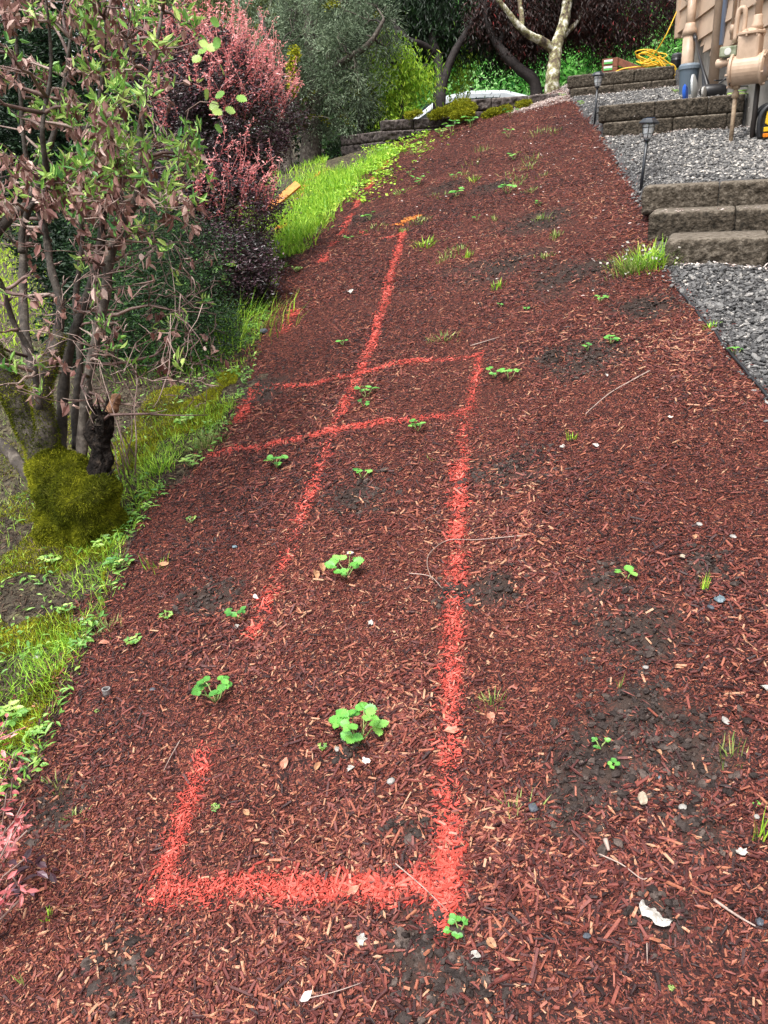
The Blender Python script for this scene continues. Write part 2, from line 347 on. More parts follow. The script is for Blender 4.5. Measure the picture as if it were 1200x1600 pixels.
# ------------------------------------------------------------------ the ground, in three sheets that share their edges
def spaced(a, b, st, lo, hi, g=1.16):
    core = list(np.arange(a, b + st / 2, st)); s = st; l = [a]
    while l[-1] > lo: s *= g; l.append(l[-1] - s)
    s = st; h = [core[-1]]
    while h[-1] < hi: s *= g; h.append(h[-1] + s)
    return np.array(l[:0:-1] + core + h[1:])
gx = spaced(-2.6, 4.4, .026, -90, 90); gy = spaced(.2, 12.8, .026, -40, 150)
GX, GY = np.meshgrid(gx, gy, indexing='ij')
GZ = H(GX, GY)
soilv = soil_mask(GX, GY)
V = np.stack([GX, GY, GZ], -1).reshape(-1, 3)
nx, ny = len(gx), len(gy)
ii, jj = np.meshgrid(np.arange(nx - 1), np.arange(ny - 1), indexing='ij')
Fq = np.stack([ii * ny + jj, (ii + 1) * ny + jj, (ii + 1) * ny + jj + 1, ii * ny + jj + 1], -1).reshape(-1, 4)
cx = V[Fq].mean(1)
wob = fbm(cx[:, 0] * 5, cx[:, 1] * 5, 3) * .10
fine = (cx[:, 1] > -1)
isG = (cx[:, 0] > edgeR(cx[:, 1]) + wob * .25) & (cx[:, 1] < 12.4)
isL = ((cx[:, 0] < edgeL(cx[:, 1]) + wob * 2.6) | (cx[:, 1] > 12.4)) & ~isG
def sub(fsel, name, m, kind_label, cat):
    f = Fq[fsel]; u, inv = np.unique(f, return_inverse=True)
    o = np_mesh(name, V[u], inv.reshape(-1, 4), m, attr=soilv.reshape(-1)[u], smooth=True)
    return tag(o, kind_label, cat, kind='structure')
sub(~isG & ~isL, 'mulch_bed', M_ground, 'sloping bed of dark red bark mulch between lawn edge and steps', 'ground')
sub(isL, 'lawn', M_lawnsoil, 'mossy soil and lawn left of the mulch bed', 'ground')
sub(isG, 'gravel_path', M_gravelbed, 'grey gravel ground beside and between the block steps', 'gravel')

# ------------------------------------------------------------------ painted strokes (plan positions)
STROKES = [
 ('painted_line', 'broad coral red painted line running across the mulch nearest the camera', [(238, 1402), (300, 1396), (400, 1385), (500, 1388), (600, 1383), (690, 1376)], .036, M_paintchip, .0),
 ('painted_line', 'long straight coral red painted line up the right side of the marked plot', [(684, 1440), (700, 1400), (697, 1250), (700, 1180), (706, 1080), (708, 980), (713, 860), (716, 760), (723, 690), (729, 640)], .034, M_paintchip, .42),
 ('painted_line', 'short coral red painted line rising from the front left corner of the plot', [(255, 1395), (275, 1310), (300, 1240), (322, 1178)], .033, M_paintchip, .0),
 ('painted_line', 'broken coral red painted line running up the middle of the slope', [(395, 995), (425, 935), (440, 890), (460, 830), (480, 780), (500, 730), (517, 690), (540, 630), (562, 585), (582, 530), (598, 480), (610, 430), (622, 395), (631, 358)], .034, M_paintchip, .62),
 ('painted_line', 'lower of the two coral red cross lines ending at the long right line', [(333, 713), (400, 700), (470, 688), (540, 670), (620, 660), (690, 648), (738, 634)], .028, M_paintchip, .4),
 ('painted_line', 'upper of the two coral red cross lines meeting the short upright line', [(400, 606), (470, 602), (520, 592), (580, 580), (650, 565), (720, 552), (750, 547)], .026, M_paintchip, .4),
 ('painted_line', 'short coral red painted line joining the right ends of both cross lines', [(735, 628), (741, 600), (746, 575), (749, 550)], .025, M_paintchip, .2),
 ('painted_line', 'faint patchy coral red painted line along the left edge of the mulch', [(345, 705), (370, 665), (388, 628), (402, 604), (425, 550), (445, 515), (465, 482), (483, 455), (500, 422), (512, 392), (535, 362), (558, 320), (585, 275), (608, 252)], .042, M_paintchip, 1.0),
 ('painted_line', 'thin faint coral red painted line across the far top of the plot', [(425, 412), (480, 386), (530, 368), (560, 364), (600, 372), (628, 362)], .024, M_paintchip, .95),
 ('painted_line', 'orange painted streak on the bright grass at the left lawn edge', [(412, 408), (430, 372), (452, 330), (478, 285), (512, 262)], .06, M_orange, .8),
 ('painted_mark', 'small orange painted mark at the top end of the middle line', [(628, 350), (642, 343), (652, 338)], .05, M_orange, .0)]
SW = [(np.array([G(*p)[:2] for p in s[2]]), s[3], s[5]) for s in STROKES]
def stroke_dist(x, y, pts):
    d = np.full(len(x), 9.); al = np.zeros(len(x)); acc = 0
    for a, b in zip(pts[:-1], pts[1:]):
        v = b - a; l = np.hypot(*v); t = np.clip(((x - a[0]) * v[0] + (y - a[1]) * v[1]) / l ** 2, 0, 1)
        q = np.hypot(x - a[0] - t * v[0], y - a[1] - t * v[1]); c = q < d; d[c] = q[c]; al[c] = acc + t[c] * l; acc += l
    return d, al

# worn and missed places along two of the strokes: (photo row, strength)
FADE = {3: [(355, .9), (400, 1), (425, .8), (440, .55), (460, .9), (500, .7), (520, 1), (545, .6), (590, .8), (620, .8), (645, .75), (660, .25), (700, .25), (720, .5), (750, .45), (762, .8), (800, .8), (808, .3), (830, .5), (850, .2), (860, .6), (890, .5), (900, .05), (918, .05), (928, .9), (955, .9), (965, .1), (980, .1), (985, .7), (1000, .5)],
        1: [(635, .9), (680, .5), (700, .8), (740, .8), (748, .3), (760, .8), (785, .85), (800, .25), (815, .7), (840, .9), (850, .15), (865, .15), (875, .95), (1000, 1), (1100, .85), (1120, .6), (1135, .9), (1190, .9), (1200, .25), (1220, .2), (1230, .9), (1330, 1), (1360, .8), (1400, .9), (1440, .9)]}
def coverage(al, si, gap):
    nz_ = vnoise(al * 3.3 + si * 9.7, al * 0 + si * 3.3) + .5 * vnoise(al * 8 + si, al * 0 + 5)
    if si in FADE:
        pts = SW[si][0]; cs = np.concatenate([[0], np.cumsum(np.hypot(*np.diff(pts, axis=0).T))]); yp = np.interp(al, cs, [q[1] for q in STROKES[si][2]])
        f_ = np.interp(yp, [q[0] for q in FADE[si]], [q[1] for q in FADE[si]]); return np.clip(f_ * (1 - .5 * sstep(0, .3, nz_)), 0, 1)
    return np.clip(1 - gap * 1.05 * sstep(-.16 * gap - .02, .14, nz_), 0, 1) * (.8 if gap > 2 else 1)

# ------------------------------------------------------------------ wood chips
CT = [np.array([[-.5, -.22, 0], [.42, -.5, 0], [.5, .30, 0], [-.38, .5, 0], [-.46, -.18, 1], [.38, -.42, .8], [.46, .24, 1.1], [-.34, .42, .9]]),
      np.array([[-.5, -.05, 0], [.05, -.5, 0], [.5, .04, .3], [-.10, .42, 0], [-.49, -.04, .5], [.05, -.40, 1.1], [.49, .04, .7], [-.08, .34, 1]]),
      np.array([[-.5, -.5, 0], [.5, -.35, .3], [.5, .4, .3], [-.5, .35, 0], [-.48, -.45, 1], [.48, -.3, 1.3], [.48, .35, 1.2], [-.48, .3, .9]])]
CF = np.array([[4, 5, 6, 7], [0, 1, 5, 4], [1, 2, 6, 5], [2, 3, 7, 6], [3, 0, 4, 7]])
rng = np.random.default_rng(11)
def sample_plan(y0, y1, rho, xa=None, xb=None):
    xa = -.55 * y1 - .75 if xa is None else xa; xb = .52 * y1 + .55 if xb is None else xb
    n = int((y1 - y0) * (xb - xa) * rho); return rng.uniform(xa, xb, n), rng.uniform(y0, y1, n)
xs, ys, ks = [], [], []
for y0, y1, rho, k in [(.6, 1.5, 52000, .88), (1.5, 2.4, 44000, .9), (2.4, 3.6, 28000, 1.0), (3.6, 5, 17000, 1.15), (5, 7, 9500, 1.4), (7, 9.5, 5000, 1.6), (9.5, 12.3, 3200, 1.8)]:
    x, y = sample_plan(y0, y1, rho); xs.append(x); ys.append(y); ks.append(np.full(len(x), k))
x = np.concatenate(xs); y = np.concatenate(ys); k = np.concatenate(ks)
z = SX * x + SY * y
eL = edgeL(y) + fbm(x * 5, y * 5, 3) * .22; eR = edgeR(y)
keep = in_view(x, y, z) & (x > eL - np.abs(rng.normal(0, .05, len(x)))) & (x < eR - .01 + rng.exponential(.02, len(x)))
sm = soil_mask(x, y); keep &= rng.random(len(x)) > sm * .72
keep &= rng.random(len(x)) < .80 + fbm(x * 4, y * 4, 2) * .7
x, y, k, sm = x[keep], y[keep], k[keep], sm[keep]; n = len(x)
def chip_geo(mb, x, y, k, a, lift=0., small=1.):
    n = len(x); kind = rng.random(n)
    ln = np.exp(rng.normal(math.log(.0098), .60, n)) * k * small; cz = np.exp(.45 * fbm(x * 2.3 + 40, y * 2.3, 2) * 2); ln = np.minimum(ln * cz, .055)
    wd = ln * np.exp(rng.normal(math.log(.24), .45, n)); wd = np.clip(wd, .0013, .0075); th = np.clip(wd * rng.uniform(.18, .5, n), .0008, .004)
    e = .03
    zc = H(x, y); gxs = (H(x + e, y) - zc) / e; gys = (H(x, y + e) - zc) / e
    nr = np.stack([-gxs, -gys, np.ones(n)], -1)
    R = frames(n, rng, nr, .30)
    pos = np.stack([x, y, zc + rng.uniform(-.001, .006, n) + lift], -1)
    S = np.stack([ln, wd, th], -1)
    for i in range(3):
        s = np.digitize(kind, [.3, .8]) == i
        if s.any(): add_inst(mb, CT[i], CF, pos[s], R[s], S[s], a[s])
tone = np.clip(rng.beta(1.2, 2.1, n) * 1.05 + .36 * fbm(x * 1.3 + 3, y * 1.3, 3) + .04, 0, 1)
tone = np.where(rng.random(n) < .022, rng.uniform(.84, 1, n), tone)
owner = np.full(n, -1)
for si, (pts, hw, gap) in enumerate(SW):
    d, al = stroke_dist(x, y, pts)
    cov = coverage(al, si, gap)
    pr = np.clip(1.3 * np.exp(-(d / hw) ** 2 * 1.1) - .05, 0, 1) * cov * (.85 + vnoise(x * 30, y * 30))
    owner = np.where(rng.random(n) < pr, si, owner)
mb = MB(); s = owner < 0; chip_geo(mb, x[s], y[s], k[s], tone[s])
tag(mb.build('wood_chips', M_chip), 'shredded red brown bark chips covering the sloping bed', 'wood chips', kind='stuff')
for si, (pts, hw, gap) in enumerate(SW):
    mb = MB(); s = owner == si
    if s.any():
        d, al = stroke_dist(x[s], y[s], pts); chip_geo(mb, x[s], y[s], k[s], np.clip(rng.normal(.66, .18, s.sum()) - .38 * (d / hw) ** 1.5, 0, 1), .001)
    L_ = np.hypot(*np.diff(pts, axis=0).T); tot = L_.sum(); dm = np.mean([p[1] for p in pts])
    ne = int(tot * hw * 2 * 72000 * (1.0 if dm < 3 else .30)); t = rng.random(ne) * tot; cs = np.concatenate([[0], np.cumsum(L_)])
    ax_ = np.interp(t, cs, pts[:, 0]); ay = np.interp(t, cs, pts[:, 1])
    xx = ax_ + rng.normal(0, hw * .52, ne); yy = ay + rng.normal(0, hw * .52, ne)
    cov = coverage(t, si, gap)
    q = rng.random(ne) < cov * (.8 + fbm(xx * 25, yy * 25, 2) * 1.3); xx, yy = xx[q], yy[q]
    chip_geo(mb, xx, yy, np.full(len(xx), 1.0 if dm < 3 else 1.5), np.clip(rng.normal(.58, .2, len(xx)), 0, 1), .000, .52)
    tag(mb.build(STROKES[si][0], STROKES[si][4]), STROKES[si][1], 'painted line' if si < 10 else 'painted mark', 'spray painted marking lines on the ground')

# soil clods
ICO = None
def ico(sub=1):
    bm = bmesh.new(); bmesh.ops.create_icosphere(bm, subdivisions=sub, radius=.5)
    v = np.array([q.co for q in bm.verts]); f = np.array([[q.index for q in p.verts] for p in bm.faces]); bm.free(); return v, f
IV, IF = ico(1); IV2, IF2 = ico(2)
def pebbles(mb, pos, size, a, rng, nvar=8, flat=.6, tv=IV, tf=IF, ang=.22):
    n = len(pos); var = rng.integers(0, nvar, n)
    for i in range(nvar):
        s = var == i
        if not s.any(): continue
        t = tv * (1 + rng.normal(0, ang, (len(tv), 1)))
        R = frames(s.sum(), rng, None, .35); S = np.stack([size[s] * rng.uniform(.8, 1.5, s.sum()), size[s] * rng.uniform(.7, 1.1, s.sum()), size[s] * flat * rng.uniform(.7, 1.2, s.sum())], -1)
        add_inst(mb, t, tf, pos[s], R, S, a[s])
mb = MB(); px_, py_ = [], []
for sx, sy, r in SOILW:
    nn = int(min(1500, 26000 * r * r * (1 if sy < 4 else .3)) + 60); an = rng.random(nn) * 2 * PI; rr = r * 1.1 * rng.random(nn) ** .6 * (1 + rng.normal(0, .3, nn))
    px_.append(sx + np.cos(an) * rr); py_.append(sy + np.sin(an) * rr)
x = np.concatenate(px_); y = np.concatenate(py_); s = (x > edgeL(y)) & (x < edgeR(y)); x, y = x[s], y[s]
sz = np.exp(rng.normal(math.log(.0068), .55, len(x))); sz = np.minimum(sz, .024)
pebbles(mb, np.stack([x, y, H(x, y) + sz * .1], -1), sz, rng.beta(1.5, 2, len(x)), rng, tv=IV2, tf=IF2, ang=.2)
tag(mb.build('soil_clods', M_clod), 'crumbs and clods of dark soil showing through the mulch', 'soil', kind='stuff')

# gravel
mb = MB(); x, y = [], []
def gsample(y0, y1, rho, x0=1.0, x1=3.9):
    n = int((y1 - y0) * (x1 - x0) * rho); return rng.uniform(x0, x1, n), rng.uniform(y0, y1, n)
for a in [(1.2, 2.3, 6000, 1.1, 2.6), (2.3, 4.9, 7600, 1.1, 3.0), (4.6, 6.6, 5600, 1.6, 3.6), (6.6, 8.7, 4200, 1.8, 3.7), (8.2, 11.8, 2200, 2.2, 4.1)]:
    p, q = gsample(*a); x.append(p); y.append(q)
x = np.concatenate(x); y = np.concatenate(y); q = SQ[0] * x + SQ[1] * y
hx = HP0[0] + (y - HP0[1]) * HD[0] / HD[1]
s = (x > edgeR(y) + rng.normal(.02, .03, len(x))) & (x < hx) & in_view(x, y, H(x, y), 350)
s &= ~((q > Q1 - .01) & (q < Q3 + .30)) & ~((q > QW2) & (q < QW2 + .3)) & ~((q > QW3) & (q < QW3 + .3))
x, y, q = x[s], y[s], q[s]; nn = len(x)
sz = np.clip(np.exp(rng.normal(math.log(.0145), .33, nn)), .007, .036)
hd = np.clip((hx[s] - x) / 1.6, 0, 1)                    # paler crushed rock lies along the house
to = np.clip(rng.beta(1.5, 2.6, nn) + (1 - hd) * .30 * (q > Q3) + .06, 0, 1)
pebbles(mb, np.stack([x, y, H(x, y) + sz * rng.uniform(.05, .5, nn)], -1), sz, to, rng)
tag(mb.build('gravel_stones', M_gravel), 'loose angular grey crushed stones on the gravel ground', 'gravel', kind='stuff')

# ------------------------------------------------------------------ block steps and retaining walls
from mathutils import noise as mn
def block(parent, c, dirx, L_, D_, H_, seed, m, amp=.010, back=True, endface=False):
    """split-face block: c = front-bottom-left corner, dirx = unit xy along the front, depth goes to its left normal"""
    dx = np.array([dirx[0], dirx[1], 0]); dy = np.array([-dirx[1], dirx[0], 0])
    if dy @ np.array([0, 1, 0]) < 0: dy = -dy
    nxs, nys, nzs = max(6, int(L_ / .016)), 4, max(4, int(H_ / .015))
    bm = bmesh.new(); vs = {}
    def vert(i, j, kk):
        key = (i, j, kk)
        if key in vs: return vs[key]
        u, v, w_ = i / nxs, j / nys, kk / nzs
        r = .006; px = u * L_; py = v * D_; pz = w_ * H_
        p = np.array([px, py, pz])
        e = min(u * L_, (1 - u) * L_, w_ * H_, (1 - w_) * H_)
        if j == 0: p[1] -= amp * min(1, e / .008) * (1.0 + 1.1 * mn.fractal(Vector((px * 22 + seed * 7.3, pz * 26, seed * 3.1)), .7, 2, 5)) ; 
        if endface and i == 0: p[0] -= amp * min(1, min(w_ * H_, (1 - w_) * H_) / .018) * (1 + 1.2 * mn.fractal(Vector((py * 14 + seed, pz * 16, seed)), 1, 2, 4))
        if kk == nzs: p[2] += .0015 * mn.noise(Vector((px * 40, py * 40, seed))); 
        if (kk == nzs and j == 0): p[1] += .006; p[2] -= .003
        if kk == nzs and i in (0, nxs): p[2] -= .003; p[0] += .003 * (1 if i == 0 else -1)
        wv = np.asarray(c) + dx * p[0] + dy * p[1] + np.array([0, 0, p[2]])
        vs[key] = bm.verts.new(wv); return vs[key]
    for i in range(nxs):
        for kk in range(nzs):
            bm.faces.new([vert(i, 0, kk), vert(i + 1, 0, kk), vert(i + 1, 0, kk + 1), vert(i, 0, kk + 1)])
            bm.faces.new([vert(i + 1, nys, kk), vert(i, nys, kk), vert(i, nys, kk + 1), vert(i + 1, nys, kk + 1)])
    for i in range(nxs):
        for j in range(nys):
            bm.faces.new([vert(i, j, nzs), vert(i + 1, j, nzs), vert(i + 1, j + 1, nzs), vert(i, j + 1, nzs)])
            bm.faces.new([vert(i, j + 1, 0), vert(i + 1, j + 1, 0), vert(i + 1, j, 0), vert(i, j, 0)])
    for j in range(nys):
        for kk in range(nzs):
            bm.faces.new([vert(0, j + 1, kk), vert(0, j, kk), vert(0, j, kk + 1), vert(0, j + 1, kk + 1)])
            bm.faces.new([vert(nxs, j, kk), vert(nxs, j + 1, kk), vert(nxs, j + 1, kk + 1), vert(nxs, j, kk + 1)])
    bmesh.ops.recalc_face_normals(bm, faces=bm.faces)
    Vv = np.array([q.co for q in bm.verts]); bm.verts.index_update(); Ff = np.array([[q.index for q in p.verts] for p in bm.faces]); bm.free()
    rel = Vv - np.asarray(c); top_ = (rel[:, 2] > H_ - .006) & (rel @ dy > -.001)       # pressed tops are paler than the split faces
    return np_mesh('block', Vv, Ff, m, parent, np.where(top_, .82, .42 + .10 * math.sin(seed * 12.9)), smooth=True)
def course(parent, p0, q, length, zb, hgt, dep, seed, off=0., m=None, blk=.46, gap=.004, xlim=None):
    """one level course of blocks from p0 (xy of left front) along SR"""
    s = 0; kk = 0
    while s < length - .02:
        l = min(off if (kk == 0 and off) else blk, length - s)
        if l < .05: break
        c = np.array([p0[0] + SR[0] * s, p0[1] + SR[1] * s, zb])
        block(parent, c, SR, l - gap, dep, hgt, seed + kk, m or M_block, endface=(kk == 0)); s += l; kk += 1
def on_q(x0, q):               # point of line q at a given x
    return np.array([x0, (q - SQ[0] * x0) / SQ[1]])
def to_house(p):               # distance along SR from p to the house wall
    A = np.array([[SR[0], -HD[0]], [SR[1], -HD[1]]]); return float(np.linalg.solve(A, HP0 - p)[0])
LB = ['lowest of the three wide grey brown concrete block steps, resting on gravel', 'middle of the three wide grey brown concrete block steps', 'topmost of the three block steps, with a solar lamp at its left corner']
for i, (x0, q, zt, off) in enumerate([(1.60, Q1, ZT[0], .50), (1.655, Q2, ZT[1], .46), (1.745, Q3, ZT[2], .44)]):
    p = on_q(x0, q); t = empty('block_step', (p[0], p[1], zt - .15), LB[i], 'step', 'concrete block garden steps')
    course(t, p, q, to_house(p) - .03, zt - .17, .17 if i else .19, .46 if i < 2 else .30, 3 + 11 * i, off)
def retaining(x0, q, zb, label, seed, offs):
    p = on_q(x0, q); t = empty('retaining_wall', (p[0], p[1], zb), label, 'retaining wall', 'split face block retaining walls')
    Lh = to_house(p)
    for c_ in range(2):
        pp = p + SR * (-.05 * c_) + SQ * .02 * c_
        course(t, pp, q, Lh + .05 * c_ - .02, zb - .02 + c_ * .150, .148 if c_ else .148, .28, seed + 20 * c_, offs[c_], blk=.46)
    return t
retaining(2.30, QW2, 1.80, 'two course block retaining wall right above the gravel patch, behind the nearer solar lamp', 51, (.62, .50))
retaining(2.72, QW3, 2.36, 'uppermost two course block retaining wall with a yellow cord lying on it', 91, (.52, .36))

# old dark stone wall along the crest: three stretches, each of rough stones
def oldwall(pts, zt, zb, label, seed, courses):
    t = empty('stone_wall', (pts[0][0], pts[0][1], zb), label, 'stone wall', 'old dark stone walls along the crest')
    r_ = np.random.default_rng(seed); a, b = np.array(pts[0]), np.array(pts[1]); L_ = np.hypot(*(b - a)); d = (b - a) / L_
    hh = (zt - zb) / courses
    for c_ in range(courses):
        s = -r_.uniform(0, .15) if c_ else 0.; kk = 0
        s = max(s, 0)
        while s < L_ - .03:
            l = min(r_.uniform(.28, .52), L_ - s)
            if L_ - s - l < .1: l = L_ - s
            c0 = a + d * s
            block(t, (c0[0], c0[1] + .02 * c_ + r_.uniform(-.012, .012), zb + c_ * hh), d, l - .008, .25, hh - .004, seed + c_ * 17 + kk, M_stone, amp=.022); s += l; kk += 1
    return t
w4a = P(890, 120, 10.75); w4b = P(712, 156, 10.75); w4c = P(597, 192, 10.75); w4d = P(532, 212, 11.5)
zA, zB, zC = float(w4b[2]), float(w4c[2]), float(w4d[2])
oldwall([w4b[:2], (2.66, 11.78)], zA, zA - .60, 'dark stone wall at the mulch crest, right stretch ending at the block wall', 5, 4)
oldwall([w4c[:2], w4b[:2] - np.array([.01, 0])], zB + .04, zB - .50, 'dark stone wall with bright yellow moss draped over its top', 37, 4)
oldwall([w4d[:2], w4c[:2] - np.array([.01, 0])], zC, zC - .40, 'lowest dark stone wall stretch, creeping weeds at its foot, beside the lawn', 71, 3)
# ------------------------------------------------------------------ house
HN = np.array([-HD[1], HD[0], 0])                     # outward normal of the wall (towards the garden)
def house_pt(px, py, off=0.):                         # where a sight line meets the wall plane (offset off outwards)
    r = ray(px, py); n2 = HN[:2]; p0 = HP0 + n2 * off
    t = ((p0 - CAM[:2]) @ n2) / (r[:2] @ n2); return CAM + r * t
def hxy(s, off=0.): return np.array([HP0[0] + HD[0] * s + HN[0] * off, HP0[1] + HD[1] * s + HN[1] * off])
def hs(p): return float((np.asarray(p)[:2] - HP0) @ HD)
corner = house_pt(1063, 60); S1 = hs(corner); S0 = -7.5
house = empty('house', (*hxy(S1), 2.4), 'tan lap sided house wall on a concrete foundation at the right edge', 'house')
mb = MB()
a, b = hxy(S0), hxy(S1); ang = math.atan2(HD[1], HD[0]); Rh = rz(ang)
mid = hxy((S0 + S1) / 2, -.16); mb.add(*box((mid[0], mid[1], 2.35), (S1 - S0, .26, 4.2), Rh)); 
mb.build('foundation', M_concrete, house)
# stepped lower edge of the siding, measured along the wall
steps_ = [(1063, 52), (1092, 66), (1112, 79), (1150, 92), (1190, 106), (1260, 130)]
zs = [float(house_pt(*q)[2]) for q in steps_]; ss = [hs(house_pt(*q)) for q in steps_]
def zbot(s): return float(np.interp(-s, [-q for q in ss], zs))
siding = MB(); EXPO = .225; z = 1.4; nseg = 60
zmax = 5.6; row = 0
while z < zmax:
    # each lap board: lower edge proud of the wall; cut along the stepped line
    sl_ = S0
    for kseg in range(nseg):
        s0 = S0 + (S1 - S0) * kseg / nseg; s1 = S0 + (S1 - S0) * (kseg + 1) / nseg
        zb = zbot((s0 + s1) / 2)
        zb = max(z, round((zb - 1.4) / .075) * .075 + 1.4)
        if zb >= z + EXPO - .01: continue
        p0 = hxy(s0, 0); p1 = hxy(s1, 0); o0 = .032 - .020 * (zb - z) / EXPO
        q0 = hxy(s0, o0 + .008); q1 = hxy(s1, o0 + .008); r0 = hxy(s0, .014); r1 = hxy(s1, .014)
        Vq = [[*p0, zb], [*p1, zb], [*q1, zb], [*q0, zb], [*r1, z + EXPO], [*r0, z + EXPO]]
        Fs = [np.array([[0, 1, 2, 3], [3, 2, 4, 5]])]
        if kseg == 0 or kseg == nseg - 1: pass
        siding.add(Vq, Fs)
    z += EXPO
siding.build('siding', M_tan, house)
ev = MB(); cc = hxy(S1 + .03, -.0); ev.add(*box((cc[0] + HN[0] * .01, cc[1] + HN[1] * .01, (zs[0] + 5.6) / 2 - .02), (.10, .10, 5.6 - zs[0] + .06), Rh)); ev.build('corner_board', M_tan, house, bevel=.004)
bk = MB(); m2 = hxy((S0 + S1) / 2, -3.15); bk.add(*box((m2[0], m2[1], 4.4), (S1 - S0, 6.20, 2.4), Rh)); bk.build('wall', M_tan, house)
rf = MB(); m3 = hxy((S0 + S1) / 2, -3.0); 
v_, f_ = box((m3[0], m3[1], 5.70), (S1 - S0 + .5, 6.9, .16), Rh); rf.add(v_, f_); rf.build('roof', plain('roof_shingle', (.06, .055, .05), .9, bump=(30, 1, .01)), house)
def hpath(pts, off): return [house_pt(px, py, off) for px, py in pts]
mb = MB()
dsp = house_pt(1074, 100, .12); gz = hz(dsp[0], dsp[1])
top_ = house_pt(1068, 0, .10)
mb.add(*tube([[dsp[0], dsp[1], gz - .05], [dsp[0], dsp[1], dsp[2] + .28]], .068, 18)); mb.add(*lathe([dsp[0], dsp[1], dsp[2] + .27], [(.075, 0), (.075, .05), (.056, .09), (.05, .12)]))
mb.add(*tube([[dsp[0], dsp[1], dsp[2] + .3], [dsp[0], dsp[1], dsp[2] + .60], [top_[0], top_[1], top_[2] + .05], [top_[0], top_[1], 5.5]], .048, 16))
mb.build('downspout', M_tanpipe, house, smooth=True)
mb = MB(); c1 = house_pt(1116, 110, .07); gz = hz(c1[0], c1[1])
mb.add(*tube([[c1[0], c1[1], gz - .05], [c1[0], c1[1], 5.5]], .050, 16)); mb.build('conduit', M_tanpipe, house, smooth=True)
M_bluepipe = plain('blue_grey_pipe', (.28, .36, .52), .35)
mb = MB(); c2 = house_pt(1127, 70, .05); mb.add(*tube([[c2[0], c2[1], c2[2]], [c2[0], c2[1], 5.5]], .022, 10)); o = mb.build('conduit', M_bluepipe, house, smooth=True); o['label'] = 'thin blue grey conduit'
mb = MB(); c3 = house_pt(1143, 62, .05); mb.add(*tube([[c3[0], c3[1], c3[2]], [c3[0], c3[1], 5.5]], .016, 10)); mb.add(*tube([[c3[0], c3[1], c3[2] + .05], [c3[0], c3[1], c3[2] + .12]], .024, 10)); mb.build('conduit', M_tanpipe, house, smooth=True)
mb = MB(); c4 = house_pt(1150, 60, .035); mb.add(*tube([[c4[0], c4[1], c4[2]], [c4[0], c4[1], 5.5]], .007, 6)); c5 = house_pt(1178, 8, .04); mb.add(*tube([c5, house_pt(1200, -6, .04), house_pt(1230, -30, .04)], .009, 6)); mb.build('cable', M_tanpipe, house, smooth=True)

# ------------------------------------------------------------------ gas meter
gc = house_pt(1169, 104, .24); gm = empty('gas_meter', gc, 'tan painted gas meter on its riser pipe in front of the house wall', 'gas meter')
axv = np.array([.80, -.60, 0.]); axv /= np.linalg.norm(axv)         # drum axis
mb = MB(); mb.add(*lathe(gc - axv * .135 - [0, 0, .02], [(.10, 0), (.125, .012), (.125, .03), (.108, .035), (.108, .235), (.125, .24), (.125, .258), (.10, .27)], axv, 28))
mb.build('drum', M_tanpipe, gm, smooth=False, bevel=.004)
perp = np.array([-axv[1], axv[0], 0])
mb = MB(); Rg = np.stack([axv, perp, [0, 0, 1.]], 1)
v_, f_ = box(gc + [0, 0, .12], (.165, .155, .20), Rg); mb.add(v_, f_); mb.build('housing', M_tanpipe, gm, bevel=.02)
mb = MB(); mb.add(*lathe(gc + [0, 0, .215], [(.088, 0), (.105, .004), (.105, .020), (.088, .024), (.05, .045), (.03, .05)], n=24)); mb.build('flange', M_tanpipe, gm, bevel=.002)
for k_ in range(8):
    an = k_ * PI / 4; mb = MB(); mb.add(*lathe(gc + [math.cos(an) * .094, math.sin(an) * .094, .205], [(.009, 0), (.009, .042)], n=6)); mb.build('bolt', M_tanpipe, gm)
for s_ in (-1, 1):
    for k_ in range(6):
        an = k_ * PI / 3 + .3; d_ = perp * math.cos(an) + np.array([0, 0, 1]) * math.sin(an)
        mb = MB(); mb.add(*lathe(gc - [0, 0, .02] + d_ * .117 + axv * (.112 if s_ > 0 else -.142), [(.008, 0), (.008, .030)], axv, 6)); mb.build('bolt', M_tanpipe, gm)
mb = MB(); b1 = gc + axv * .035 + [0, 0, .25]; mb.add(*tube([b1, b1 + [0, 0, 2.6]], .026, 14)); mb.add(*lathe(b1 + [0, 0, 0], [(.045, 0), (.045, .03), (.034, .05), (.034, .09), (.028, .1)], n=14)); mb.build('outlet_pipe', M_tanpipe, gm, smooth=True)
mb = MB(); b2 = gc - axv * .06 + [0, 0, .24]; b3 = gc - axv * .12 + [0, 0, .16]
mb.add(*tube(smoothpath([b2, b2 + [0, 0, .12], b2 - axv * .012 + [0, 0, .165], b2 - axv * .04 + [0, 0, .165], b2 - axv * .055 + [0, 0, .12], b3 + [0, 0, .02]], 4), .019, 12)); mb.build('inlet_elbow', M_tanpipe, gm, smooth=True)
mb = MB(); rg = gc - axv * .19 + [0, 0, .045]; mb.add(*lathe(rg - axv * .06, [(.022, 0), (.034, .01), (.034, .05), (.026, .06), (.026, .12)], axv, 16)); mb.build('regulator', M_tanpipe, gm, smooth=True)
ixc = gc - axv * .155 + perp * .0 + [0, 0, .12]
mb = MB(); mb.add(*box(ixc, (.13, .09, .075), Rg)); mb.build('index_cover', mat('weathered_clear_cover', [(0, (.10, .12, .06)), (1, (.34, .36, .26))], rough=.3, attr=False, noise=(20, 5)), gm, bevel=.01)
MB().add(*lathe(ixc - perp * .045 + [0, 0, 0], [(.026, -.003), (.026, .003), (.022, .004)], -perp, 16)).build('dial', plain('dial_face', (.55, .55, .52), .3), gm)
